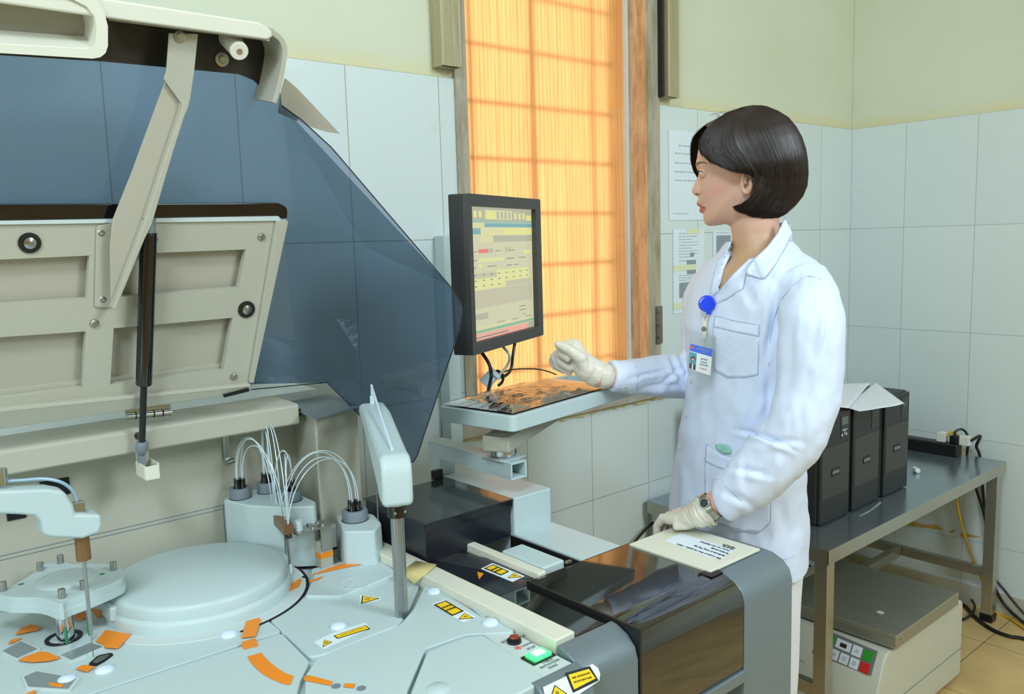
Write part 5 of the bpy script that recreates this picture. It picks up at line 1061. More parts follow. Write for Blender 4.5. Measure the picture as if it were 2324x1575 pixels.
# ================= the woman =================
from mathutils.bvhtree import BVHTree
PA = YAW-math.atan((1700-W/2)/FPX); PN = V((math.cos(PA), math.sin(PA), 0)); PF = V((-PN.y, PN.x, 0)); ZU = V((0, 0, 1))
PC = ud(1700, 500, 1.66)
def bpx(x, y, off=0): return upl(x, y, PC+PN*off, PN)      # vertical plane through her, square to the view
K35 = math.radians(36); TF = PF*math.cos(K35)-PN*math.sin(K35); TL_ = -PN*math.cos(K35)-PF*math.sin(K35)   # torso forward, her left
def evalmesh(mb, mods):
    me = bpy.data.meshes.new('t'); me.from_pydata([tuple(p) for p in mb.v], [], mb.f)
    bm = bmesh.new(); bm.from_mesh(me); bmesh.ops.recalc_face_normals(bm, faces=bm.faces); bm.to_mesh(me); bm.free()
    o = bpy.data.objects.new('t', me); COL.objects.link(o)
    for t, kw in mods:
        q = o.modifiers.new('m', t)
        for k, v in kw.items(): setattr(q, k, v)
    dg = bpy.context.evaluated_depsgraph_get(); m2 = bpy.data.meshes.new_from_object(o.evaluated_get(dg))
    r = MB(); r.v = [v.co.copy() for v in m2.vertices]; r.f = [tuple(p.vertices) for p in m2.polygons]; r.m = [0]*len(r.f)
    bpy.data.objects.remove(o); bpy.data.meshes.remove(me); bpy.data.meshes.remove(m2); return r
def normals(mb):
    N = [V((0, 0, 0)) for _ in mb.v]
    for f in mb.f:
        a, b_, c = mb.v[f[0]], mb.v[f[1]], mb.v[f[2]]; n = (b_-a).cross(c-a)
        for i in f: N[i] += n
    return [n.normalized() if n.length > 0 else V((0, 0, 1)) for n in N]
def capsule(mb, a, b_, ra, rb, n=20, flat=None):
    a, b_ = V(a), V(b_); d = (b_-a); L = d.length; d.normalize(); prof = [(0, -ra)]
    for k in range(1, 6): t = k*math.pi/12; prof.append((ra*math.sin(t), -ra*math.cos(t)))
    prof.append((ra, 0)); prof.append((rb, L))
    for k in range(5, -1, -1): t = k*math.pi/12; prof.append((rb*math.sin(t), L+rb*math.cos(t)))
    mb.lathe(a, prof, axis=d, n=n); return mb
def chain(mb, pts, rad):
    for i in range(len(pts)-1): capsule(mb, pts[i], pts[i+1], rad[i], rad[i+1])
    return mb
def rings(mb, lst, n=40, caps=True):     # lst: (centre, axis_a vec, axis_b vec)
    rows = [[c+a*math.cos(2*math.pi*k/n)+b_*math.sin(2*math.pi*k/n) for k in range(n)] for c, a, b_ in lst]
    o = len(mb.v); mb.grid(rows, closed=True)
    if caps:
        mb.f += [tuple(o+k for k in range(n-1, -1, -1)), tuple(o+(len(rows)-1)*n+k for k in range(n))]; mb.m += [0, 0]
    return mb
def interp(tab, x):
    for i in range(len(tab)-1):
        if x <= tab[i+1][0]:
            t = (x-tab[i][0])/(tab[i+1][0]-tab[i][0]); t = max(0, t); return [p+(q-p)*t for p, q in zip(tab[i][1:], tab[i+1][1:])]
    return list(tab[-1][1:])
# ---- head: polar grid in the plane of the profile ----
HC = (1700, 398); HPX = [  # full profile of the skull and face, pixels, from chin round the face, crown, nape
 (1655, 512), (1646, 508), (1627, 511.5), (1609, 513), (1601, 509), (1597, 502), (1596, 494), (1597, 488), (1594, 485), (1588, 481.5), (1586.5, 477), (1587.5, 473), (1591, 470.5), (1587, 469), (1582, 466), (1580.5, 461), (1583, 455), (1585, 449), (1584.5, 446), (1578, 443.5), (1571.5, 439), (1569.5, 433), (1571, 427), (1575, 419), (1579, 411), (1583, 403), (1585, 396), (1583.5, 388), (1580.5, 379), (1580, 372), (1582, 358), (1584, 345), (1588, 325), (1598, 300), (1618, 278), (1650, 261), (1690, 253), (1735, 257), (1775, 276), (1800, 305), (1812, 345), (1812, 385), (1800, 425), (1780, 455), (1762, 480), (1740, 510), (1700, 520)]
HBX = [(1655, 512), (1627, 509), (1612, 507), (1606, 500), (1604, 490), (1602, 480), (1599, 470), (1596, 458), (1593, 446), (1592, 434), (1591, 420), (1590.5, 408), (1590, 398), (1588, 388), (1585, 378), (1584, 370), (1585, 356), (1587, 343)]+HPX[32:]
def polar(pts):
    r = []
    for x, y in pts:
        p = bpx(x, y)-bpx(*HC); f_, u_ = p.dot(PF), p.z; r.append((math.atan2(u_, f_), math.hypot(f_, u_)))
    r.sort(); r = [(r[-1][0]-2*math.pi, r[-1][1])]+r+[(r[0][0]+2*math.pi, r[0][1])]; return r
PP, PB = polar(HPX), polar(HBX)
HCW = bpx(*HC)
def ang(x, y): p = bpx(x, y)-HCW; return math.atan2(p.z, p.dot(PF))
def headpt(a, t):
    rf, rb = interp(PP, a)[0], interp(PB, a)[0]; f_ = math.cos(a)
    jaw = max(0, min(1, (-a+.35)/1.1)) if -2.4 < a < .4 else 0
    if a <= -1.5: jaw *= max(0, min(1, (a+2.6)/1.1))
    w = .0745-.012*jaw-.010*max(0, math.cos(a-.1))*(1 if a > -1.2 else .4)
    st = math.sin(t); s = w*(1 if st > 0 else -1)*abs(st)**.92
    nosew = .0125 if abs(a-ang(1575, 425)) < .35 else .019
    wid = {0: .0}
    aN = ang(1578, 440); aL = ang(1586, 470); aC = ang(1600, 500)
    wd = .019
    if a > ang(1584, 449) and a < ang(1583, 390): wd = .0085+.0065*max(0, 1-abs(a-ang(1578, 439))/.12)
    elif a >= ang(1583, 390): wd = .05
    elif a < ang(1596, 488): wd = .022
    g = math.exp(-(s/wd)**2)
    r = rb+(rf-rb)*g; k = abs(math.cos(t))**.86
    # cheek fullness and eye socket
    ae = ang(1598, 395); r_s = abs(s)
    r -= .0045*math.exp(-((a-ae)/.10)**2)*math.exp(-((r_s-.017)/.010)**2)
    r += .0055*math.exp(-((a-ang(1600, 432))/.22)**2)*math.exp(-((r_s-.036)/.016)**2)
    r += .003*math.exp(-((a-ang(1584, 376))/.07)**2)*math.exp(-((r_s-.024)/.018)**2)
    r += .0022*math.exp(-((a-ang(1584, 441))/.04)**2)*math.exp(-((r_s-.0115)/.005)**2)   # nostril wing
    return HCW+(PF*math.cos(a)+ZU*math.sin(a))*(r*k)+(-PN)*s
hm = MB(); NA, NT = 420, 120
angs = []
for i in range(NA):   # denser in front of the face
    u = i/NA; angs.append(u)
dens = lambda a: 3.2 if -1.0 < a < .55 else 1
acc = [0]; N0 = 2000
for i in range(N0): acc.append(acc[-1]+dens(-math.pi+2*math.pi*i/N0))
A_L = []; j = 0
for i in range(NA):
    tgt = acc[-1]*i/NA
    while acc[j+1] < tgt: j += 1
    A_L.append(-math.pi+2*math.pi*(j+(tgt-acc[j])/(acc[j+1]-acc[j]))/N0)
rows = [[headpt(a, -math.pi/2*.995+math.pi*.995*k/NT) for a in A_L] for k in range(NT+1)]
hm.grid(rows, closed=True); hm.f += [tuple(range(NA)), tuple(NT*NA+k for k in range(NA-1, -1, -1))]; hm.m += [0, 0]
# ear (her left, towards the camera) and the far one
def ear(mb, sgn):
    c = bpx(1701, 410)+(-PN)*(.0655*sgn); 
    o_ = []
    for k in range(26):
        a = 2*math.pi*k/26; f_, u_ = -.013*math.cos(a)-.004*math.sin(a), .0265*math.sin(a)
        if u_ < 0: f_ *= .72; f_ += .0035
        o_.append(c+PF*f_+ZU*u_+(-PN)*sgn*(.006+.008*max(0, -f_/.013)))
    mb.tube(o_+[o_[0]], .0036, n=8, sub=2); 
    capsule(mb, c+ZU*-.020+(-PN)*sgn*.006, c+ZU*-.026+PF*.002+(-PN)*sgn*.005, .0062, .0050, n=12)
    capsule(mb, c+PF*-.004+ZU*.012, c+PF*-.003+ZU*-.014, .0075, .006, n=12)
    capsule(mb, c+PF*.007+ZU*.0+(-PN)*sgn*.003, c+PF*.006+ZU*-.007+(-PN)*sgn*.003, .0045, .004, n=10)
ear(hm, 1); ear(hm, -1)
# neck and upper chest
nk = [((1712, 470), .050, .050), ((1712, 500), .047, .047), ((1715, 530), .046, .047), ((1720, 560), .050, .052), ((1724, 585), .062, .062), ((1722, 612), .085, .10), ((1716, 645), .098, .13), ((1708, 700), .100, .145), ((1704, 740), .098, .14)]
def tring(x, y, dp, w, tw=1.0): return (bpx(x, y, .045*max(0, min(1, (y-900)/250))), TF*dp, TL_*w)
lst = []
for (x, y), dp, w in nk:
    m_ = min(1, max(0, (y-540)/60)); F_a = (PF*(1-m_)+TF*m_).normalized(); L_a = ((-PN)*(1-m_)+TL_*m_).normalized(); lst.append((bpx(x, y), F_a*dp, L_a*w))
rings(hm, lst, 48)
head = evalmesh(hm, [('REMESH', dict(mode='VOXEL', voxel_size=.0017)), ('SMOOTH', dict(factor=.5, iterations=2))])
# rest of the body, hidden by clothing for the most part
bd = MB()
SHL = PC*0+bpx(1712, 628)+TL_*.155; SHR = bpx(1706, 628)-TL_*.155
lst = [tring(x, y, d-.016, w-.02) for x, y, d, w in [(1716, 640, .095, .16), (1708, 700, .108, .165), (1704, 760, .115, .16), (1700, 840, .105, .148), (1690, 930, .10, .142), (1678, 1040, .112, .158), (1672, 1120, .118, .168), (1670, 1200, .112, .165)]]
rings(bd, lst, 40)
ELL, WRL = ud(1838, 985, 1.49), uz(1614, 1150, .94)
ELR, WRR = ud(1600, 868, 1.86), ud(1358, 853, 1.745)
chain(bd, [SHL-ZU*.04-TL_*.02, ELL, WRL, WRL+(WRL-ELL).normalized()*.004], [.034, .028, .0235, .0235]); chain(bd, [SHR-ZU*.05+TL_*.02, ELR, WRR+(WRR-ELR).normalized()*.004], [.034, .028, .0245])
hipz = bpx(1670, 1200).z; hc = bpx(1676, 1200, .055)
feet = []
for sg, fo_ in ((1, .0), (-1, .03)):
    hp_ = V((hc.x, hc.y, hipz))+TL_*.085*sg; kn = V((hc.x, hc.y, .47))+TL_*.085*sg+TF*.012; an_ = V((hc.x, hc.y, .085))+TL_*.085*sg-TF*.012; chain(bd, [hp_, kn, an_], [.068, .050, .036]); feet.append((an_, sg))
    chain(bd, [an_+ZU*-.03, an_+TF*.13+ZU*-.055], [.036, .026])
body = evalmesh(bd, [('REMESH', dict(mode='VOXEL', voxel_size=.006)), ('SMOOTH', dict(factor=.5, iterations=3))])
pm = MB(); pm.add(head.v, head.f); pm.add(body.v, body.f)
SKIN = bpy.data.materials.new('skin'); SKIN.use_nodes = True; nt = SKIN.node_tree; bs = nt.nodes['Principled BSDF']; at = nt.nodes.new('ShaderNodeAttribute'); at.attribute_name = 'tone'
nt.links.new(at.outputs['Color'], bs.inputs['Base Color']); bs.inputs['Roughness'].default_value = .48; bs.inputs['Subsurface Weight'].default_value = .12; bs.inputs['Subsurface Radius'].default_value = (.01, .004, .002); bs.inputs['Subsurface Scale'].default_value = .5
person = pm.build('person', SKIN, None, smooth=180)
tag(person, 'woman in white lab coat with dark bob hair, gloved right hand raised over the keyboard', 'person')
me = person.data; ca = me.color_attributes.new('tone', 'FLOAT_COLOR', 'POINT'); org = WP[person]
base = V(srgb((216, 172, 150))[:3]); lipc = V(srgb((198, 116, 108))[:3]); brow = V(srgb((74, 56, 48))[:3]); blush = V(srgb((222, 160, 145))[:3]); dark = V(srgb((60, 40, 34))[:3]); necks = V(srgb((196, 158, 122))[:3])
def px_of(p):
    d = p-CP; z = d.dot(FW); return W/2+FPX*d.dot(RT)/z, H/2-FPX*d.dot(UP)/z
def inpoly(x, y, P):
    c = False; n = len(P)
    for i in range(n):
        x1, y1 = P[i]; x2, y2 = P[(i+1) % n]
        if (y1 > y) != (y2 > y) and x < (x2-x1)*(y-y1)/(y2-y1)+x1: c = not c
    return c
LIPS = [(1576, 461), (1580, 459), (1586, 462), (1594, 466), (1601, 470), (1602, 474), (1598, 480), (1590, 484), (1584, 481), (1582, 470)]
MOUTH = [(1585, 469.6), (1600, 470.4), (1602, 472), (1592, 472), (1585, 471.4)]
BROW = [(1578, 370), (1586, 366.5), (1597, 367), (1606, 371), (1598, 371.5), (1588, 373), (1581, 377)]
NOSTR = [(1577, 439.5), (1584, 438.5), (1586, 441), (1580, 442)]
cols = []
for v in me.vertices:
    p = v.co+org; d = p-HCW; a = math.atan2(d.z, d.dot(PF)); s = d.dot(-PN); c = base
    if (p-HCW).length < .17:
        q = HCW+PF*d.dot(PF)+ZU*d.z; x, y = px_of(q+(-PN)*abs(s))     # mirror so both sides of the face are marked
        if a > math.radians(44) or a < math.radians(-150): c = V(srgb((50, 38, 33))[:3])
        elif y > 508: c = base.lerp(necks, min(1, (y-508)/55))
        elif inpoly(x, y, MOUTH): c = V(srgb((130, 60, 58))[:3])
        elif inpoly(x, y, LIPS): c = lipc
        elif inpoly(x, y, BROW): c = brow.lerp(base, .15)
        elif inpoly(x, y, NOSTR): c = dark
        else:
            k = math.exp(-(((x-1622)/22)**2+((y-430)/20)**2)); c = base.lerp(blush, k*.8)
            if inpoly(x, y, [(1698, 398), (1704, 404), (1697, 420), (1693, 412)]) and abs(s) > .05: c = dark.lerp(base, .25)
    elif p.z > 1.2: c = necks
    cols += [c.x, c.y, c.z, 1]
ca.data.foreach_set('color', cols)
# eyes: eyeball, lids, lashes
EYW = mat('eye_white', (226, 226, 224), .15, noise=0); IRIS = mat('dark_iris', (40, 30, 26), .1, noise=0); LASH = mat('lash_black', (30, 24, 22), .6, noise=0)
for sg in (1, -1):
    ec = HCW+PF*((bpx(1600, 394)-HCW).dot(PF))+ZU*((bpx(1600, 394)-HCW).z)+(-PN)*sg*.0240
    m_ = MB(); m_.lathe(ec, [(0, -.0108)]+[(.0108*math.sin(t*math.pi/14), -.0108*math.cos(t*math.pi/14)) for t in range(1, 14)]+[(0, .0108)], axis=PF, n=28); eb = m_.build('eyeball', EYW, person, smooth=180)
    m_ = MB(); m_.lathe(ec, [(.0056, .0098), (.0050, .0103), (0, .0115)], axis=(PF*.97+(-PN)*sg*.02-ZU*.06).normalized(), n=24); m_.build('iris', IRIS, eb, smooth=180)
    m_ = MB()
    up_ = [ec+PF*(.0117*math.cos(t))+ZU*(.0117*.32*max(0, math.cos((t-.42)*math.pi/2)))+(-PN)*sg*(.0117*math.sin(t)) for t in [-.5+1.85*k/10 for k in range(11)]]
    m_.tube(up_, .0007, n=6, sub=2)
    for k in range(1, 11): m_.cyl(up_[k], up_[k]+PF*.0042+ZU*.0012+(-PN)*sg*.001*(k-5)*.5, .00028, .00008, n=4)
    m_.build('eyelashes', LASH, eb)
# eyelids merge: thin skin shells over the ball
LID = mat('eyelid_skin', (214, 166, 142), .5, noise=0)
for sg in (1, -1):
    ec = HCW+PF*((bpx(1600, 394)-HCW).dot(PF))+ZU*((bpx(1600, 394)-HCW).z)+(-PN)*sg*.0240
    for up in (1, -1):
        rows = []
        for i in range(9):
            row = []
            for k in range(23):
                t = -1.35+3.3*k/22; op = (.32 if up > 0 else .24)*max(0, math.cos((t-.42)/1.0*math.pi/2)) if abs(t-.42) < 1 else 0
                el = up*(op+(1.4-op)*i/8); row.append(ec+(PF*math.cos(el)*math.cos(t)+ZU*math.sin(el)+(-PN)*sg*math.cos(el)*math.sin(t))*.0114)
            rows.append(row)
        m_ = MB(); m_.grid(rows); m_.build('eyelid', LID, person, smooth=180, solid=.0008)
# ---- hair ----
HAIR = mat('dark_brown_hair', (44, 33, 28), .36, spec=.6, noise=.12, nscale=120)
HO = polar([tuple(q.xy) for q in spline([V((x_, y_, 0)) for x_, y_ in [(1583, 420), (1568, 385), (1564, 350), (1573, 310), (1595, 282), (1625, 262), (1660, 245), (1700, 237), (1745, 241), (1785, 262), (1815, 300), (1832, 350), (1836, 395), (1829, 435), (1808, 465), (1768, 495), (1730, 508), (1690, 505), (1650, 500), (1600, 460)]], 6, True)])
WHR = .094
def hairpt0(x, y, sg, off=0):
    p = bpx(x, y)-HCW; f_, u_ = p.dot(PF), p.z; a = math.atan2(u_, f_); r = math.hypot(f_, u_); R = interp(HO, a)[0]
    rho = min(.9995, r/R); s = (WHR)*(1-rho**2.6)**(1/2.2)
    if a < -.2: s *= 1-.10*min(1, (-a-.2))
    return HCW+PF*f_+ZU*u_+(-PN)*sg*(s+off)
def hairpt(x, y, sg, off=0):
    if sg < 0: return hairpt0(x, y, sg, off)
    ax, ay = x, y
    for _ in range(3):
        qx, qy = px_of(hairpt0(ax, ay, sg, off)); ax += (x-qx)*.8; ay += (y-qy)*.8
    return hairpt0(ax, ay, sg, off)
GN = [[(1648, 256), (1618, 280), (1597, 303), (1588, 322), (1587, 338), (1592, 350)],
      [(1654, 254), (1625, 285), (1606, 312), (1600, 338), (1606, 358), (1618, 371)],
      [(1660, 252), (1632, 288), (1614, 322), (1618, 352), (1640, 378), (1668, 390)],
      [(1668, 250), (1646, 288), (1632, 325), (1648, 358), (1678, 380), (1702, 396)],
      [(1676, 247), (1668, 285), (1670, 322), (1690, 356), (1704, 380), (1711, 400)], None,
      [(1676, 247), (1668, 285), (1670, 322), (1690, 356), (1708, 384), (1717, 412), (1711, 438), (1692, 459), (1664, 469)],
      [(1680, 246), (1674, 285), (1680, 322), (1702, 358), (1722, 390), (1727, 420), (1716, 448), (1692, 466), (1668, 475)],
      [(1686, 244), (1690, 282), (1705, 325), (1728, 370), (1738, 412), (1732, 450), (1708, 474), (1676, 480)],
      [(1698, 241), (1722, 277), (1745, 323), (1765, 374), (1768, 424), (1754, 464), (1728, 486), (1700, 489)],
      [(1712, 240), (1752, 268), (1783, 312), (1799, 368), (1799, 425), (1780, 466), (1748, 492), (1722, 495)],
      [(1728, 240), (1775, 259), (1808, 302), (1824, 362), (1823, 424), (1800, 462), (1768, 490), (1745, 497)],
      [(1740, 242), (1785, 264), (1817, 308), (1832, 362), (1830, 422), (1808, 460), (1772, 492), (1758, 497)]]
GF = [[(1648, 256), (1605, 278), (1575, 308), (1566, 345), (1570, 380), (1581, 402)], [(1650, 256), (1612, 284), (1588, 312), (1580, 345), (1584, 372), (1590, 392)]]+[g for g in GN[2:] if g]
def rs(g, n=14):
    P = spline([V((x, y, 0)) for x, y in g], 8); L = [0]
    for i in range(1, len(P)): L.append(L[-1]+(P[i]-P[i-1]).length)
    out = []; j = 0
    for k in range(n+1):
        t = L[-1]*k/n
        while j < len(L)-2 and L[j+1] < t: j += 1
        q = (t-L[j])/max(1e-9, L[j+1]-L[j]); out.append(P[j].lerp(P[j+1], q))
    return out
hr = MB(); rr = random.Random(11); NSEG = 12
for sg, G in ((1, GN), (-1, GF)):
    R_ = [rs(g, NSEG) if g else None for g in G]; sheet_rows = []
    for i in range(len(R_)):
        if R_[i] is None: continue
        if i == len(R_)-1 or R_[i+1] is None:
            sheet_rows.append([hairpt(*(a.xy), sg, -.003) for a in R_[i]]); hr.grid(sheet_rows); sheet_rows = []; continue
        for k in range(5): t = k/5; sheet_rows.append([hairpt(*(a.lerp(b_, t).xy), sg, -.0035) for a, b_ in zip(R_[i], R_[i+1])])
    if sg < 0:
        for k in range(260):
            t = rr.random()*2.6; i = int(t); f_ = t-i; o__ = rr.uniform(-.0075, -.0045); hr.tube([hairpt(*(R_[i][j].lerp(R_[i+1][j], f_).xy), sg, o__) for j in range(NSEG+1)], .0007, n=3, sub=1, rs=(.0007, .0003))
    n_ = 420 if sg > 0 else 200
    for i in range(len(R_)-1):
        if R_[i] is None or R_[i+1] is None: continue
        for k in range(n_):
            t = rr.random(); dx, dy = rr.gauss(0, 1.3), rr.gauss(0, 1.3); wv = rr.uniform(-1, 1); ln = rr.uniform(.86, 1.04) if rr.random() < .8 else rr.uniform(.6, 1)
            pts = []; off = rr.uniform(-.0025, .0022)
            for j in range(NSEG+1):
                q = R_[i][j].lerp(R_[i+1][j], t); u = j/NSEG
                if u > ln: break
                pts.append(hairpt(q.x+dx*u*1.2+wv*math.sin(u*5)*1.2, q.y+dy*u*1.2, sg, off*math.sin(min(1, u*1.5)*math.pi*.5)))
            if len(pts) > 3: hr.tube(pts, .0007, n=3, sub=1, rs=(.00058, .00026))
# inner cap closing the top, back and underside
capm = MB(); cr = []
for k in range(17):
    t = -math.pi/2+math.pi*k/16; row = []
    for i in range(50):
        a = math.radians(-118)+math.radians(-242+118+360)*0+ (math.radians(118)-math.radians(-118))*0
        a = math.radians(50)+math.radians(205)*i/49
        R = interp(HO, (a+math.pi) % (2*math.pi)-math.pi)[0]-.006
        row.append(HCW+(PF*math.cos(a)+ZU*math.sin(a))*R*abs(math.cos(t))**.75+(-PN)*(WHR-.010)*math.sin(t))
    cr.append(row)
hr.grid(cr)
# fine wisps by the temple
for k in range(0):
    x0, y0 = rr.uniform(1655, 1672), rr.uniform(385, 398); pts = [hairpt(x0, y0, 1, -.008), hairpt(x0+1, y0+12, 1, -.013), hairpt(x0+rr.uniform(0, 5), y0+rr.uniform(20, 34), 1, -.018)]
    hr.tube(pts, .0003, n=3, sub=2, rs=(.0004, .0001))
for k in range(22):
    a0_ = rr.uniform(1610, 1720); y0 = 262-(a0_-1610)*.22; pts = [hairpt(a0_+18, y0+14, 1, -.08*0), bpx(a0_+4, y0-3, rr.uniform(-.02, .02)), bpx(a0_-6, y0+4-rr.uniform(0, 3), rr.uniform(-.03, .03))]
    hr.tube(pts, .0003, n=3, sub=3, rs=(.0004, .00012))
hair = hr.build('bob_hair', HAIR, person, smooth=180)
# ---- lab coat ----
CT = mat('white_coat_cotton', (218, 230, 252), .75, noise=.01, sheen=.2, bump=.08, bscale=1500)
cm_ = MB()
rowsC = [(1724, 548, .062, .066), (1724, 566, .072, .085), (1722, 585, .080, .118), (1720, 606, .090, .150), (1716, 640, .102, .168), (1710, 690, .112, .170), (1705, 740, .120, .165), (1702, 800, .114, .155), (1697, 860, .107, .148), (1688, 920, .104, .146), (1681, 980, .108, .150), (1677, 1040, .112, .158), (1673, 1100, .117, .166), (1670, 1160, .121, .171), (1668, 1215, .124, .174), (1668, 1262, .126, .176)]
# smooth interpolation of the rows
RS = []
for i in range(61):
    y = 548+(1262-548)*i/60; x, dp, w = interp([(r[1], r[0], r[2], r[3]) for r in rowsC], y); RS.append((x, y, dp, w))
rings(cm_, [tring(*r[:2], r[2], r[3]) for r in RS], 72)
def sleeve(mb, pts, rad, sq=1.0):
    P = spline(pts, 8); N = len(P)
    R = []
    for i in range(N):
        u = i/(N-1)*(len(rad)-1); k = min(len(rad)-2, int(u)); R.append(rad[k]+(rad[k+1]-rad[k])*(u-k))
    lst = []; up = V((0, 0, 1))
    for i, p in enumerate(P):
        d = (P[min(i+1, N-1)]-P[max(0, i-1)]).normalized(); a = PN-d*PN.dot(d); a.normalize(); b_ = d.cross(a); lst.append((p, a*R[i]*sq, b_*R[i]))
    rings(mb, lst, 40)
sL = [SHL+ZU*-.012-TL_*.03, SHL+ZU*-.034+TL_*.004, ud(1842, 740, 1.475), ud(1836, 860, 1.48), ud(1812, 965, 1.485), ud(1762, 1035, 1.505), ud(1700, 1088, 1.525), ud(1646, 1129, 1.545), ud(1632, 1138, 1.550)]
sleeve(cm_, sL, [.052, .055, .056, .055, .057, .056, .050, .040, .036])
sR = [SHR+ZU*-.02+TL_*.035, SHR+ZU*-.045+TL_*.008, ud(1604, 740, 1.83), ud(1600, 812, 1.86), ud(1572, 850, 1.86), ud(1510, 852, 1.83), ud(1450, 853, 1.79), ud(1400, 853, 1.765), ud(1386, 853, 1.76)]
sleeve(cm_, sR, [.048, .052, .056, .055, .052, .046, .040, .034, .0335])
coat = evalmesh(cm_, [('REMESH', dict(mode='VOXEL', voxel_size=.0042)), ('SMOOTH', dict(factor=.5, iterations=6))])
NN = normals(coat)
VN = [(1664, 535), (1800, 490), (1794, 528), (1762, 556), (1728, 584), (1698, 616), (1656, 656), (1634, 664), (1628, 644), (1634, 610), (1648, 575), (1658, 556)]
def fold(p, x, y):
    z = 0
    # soft vertical drape below the waist, fuller noise wrinkles on sleeves
    z += .0035*math.sin((p-PC).dot(TL_)*55+y*.004)*max(0, min(1, (y-950)/200))
    z += .0045*NZ.noise(V((x*.016+y*.006, y*.010-x*.006, 3.1)))+.0025*NZ.noise(V((x*.05+y*.02, y*.022-x*.02, 7.7)))
    for (cx, cy, dx, dy, L_, w_, am) in CREASES:
        u = (x-cx)*dx+(y-cy)*dy; v = -(x-cx)*dy+(y-cy)*dx
        v -= .0022*u*u*(1 if am > 0 else -1)*.6
        if abs(u) < L_*1.5: z -= abs(am)*math.exp(-(v/w_)**2)*math.exp(-(u/L_)**2)*1.0; z += abs(am)*.6*math.exp(-((v-w_*1.9)/(w_*1.2))**2)*math.exp(-(u/L_)**2)
    return z
def cz(x0, y0, x1, y1, w, am): d = math.hypot(x1-x0, y1-y0); return ((x0+x1)/2, (y0+y1)/2, (x1-x0)/d, (y1-y0)/d, d/2, w, am)
CREASES = [cz(1690, 975, 1790, 1010, 5, .010), cz(1720, 1000, 1810, 1000, 7, .006), cz(1755, 690, 1745, 800, 7, .007), cz(1765, 660, 1752, 760, 6, .005), cz(1660, 1060, 1740, 1075, 7, .006), cz(1690, 1045, 1690, 1100, 8, .004), cz(1640, 1110, 1720, 1150, 8, .004),
           cz(1440, 855, 1520, 838, 4, .008), cz(1500, 870, 1550, 830, 5, .006), cz(1540, 800, 1562, 850, 5, .008), cz(1525, 815, 1545, 870, 5, .006), cz(1450, 880, 1540, 870, 6, .004), cz(1880, 700, 1875, 790, 6, .006), cz(1800, 760, 1790, 900, 10, .005), cz(1690, 640, 1720, 700, 10, .004), cz(1745, 850, 1742, 960, 8, .005),
           cz(1540, 1080, 1530, 1200, 12, .004), cz(1570, 1050, 1560, 1190, 12, .004), cz(1770, 1120, 1790, 1230, 14, .004)]
for i, p in enumerate(coat.v):
    x, y = px_of(p); coat.v[i] = p+NN[i]*fold(p, x, y)
keep = []
for f in coat.f:
    c = sum((coat.v[i] for i in f), V((0, 0, 0)))/len(f); x, y = px_of(c); n = NN[f[0]]
    if n.z > .93 and c.z > bpx(1724, 556).z-.004 and (c-bpx(1724, 548)).xy.length < .062: continue
    if inpoly(x, y, VN) and (c-PC).dot(PN) < .075 and n.dot(PN) < .35 and n.z > -.6: continue
    keep.append(f)
coat.f = keep; coat.m = [0]*len(keep)
co = coat.build('lab_coat', CT, person, smooth=180, solid=.0012)
bv = BVHTree.FromPolygons([tuple(p) for p in coat.v], coat.f)
tor = MB(); rings(tor, [tring(*q[:2], q[2], q[3]) for q in RS], 72); tbv = BVHTree.FromPolygons([tuple(p) for p in tor.v], tor.f)
TORSO = [False]
def on_coat(x, y, off=.002, dmax=None):
    d = ray(x, y).normalized()
    if TORSO[0]:
        th_ = tbv.ray_cast(CP, d)
        if th_[0] is None: return None
        o_, best = CP.copy(), None
        for _ in range(8):
            h, n, i, ds = bv.ray_cast(o_, d)
            if h is None: break
            e_ = (h-CP).length-th_[3]
            if best is None or abs(e_) < abs(best[2]): best = (h, n, e_)
            o_ = h+d*.002
        if best is None or abs(best[2]) > .03: return None
        h, n = best[:2]
    else: h, n, i, ds = bv.ray_cast(CP, d)
    if h is None: return None
    if n.dot(d) > 0: n = -n
    return h+n*off, n
mat('seam_shadow_thread', (176, 186, 206), .8, noise=0)
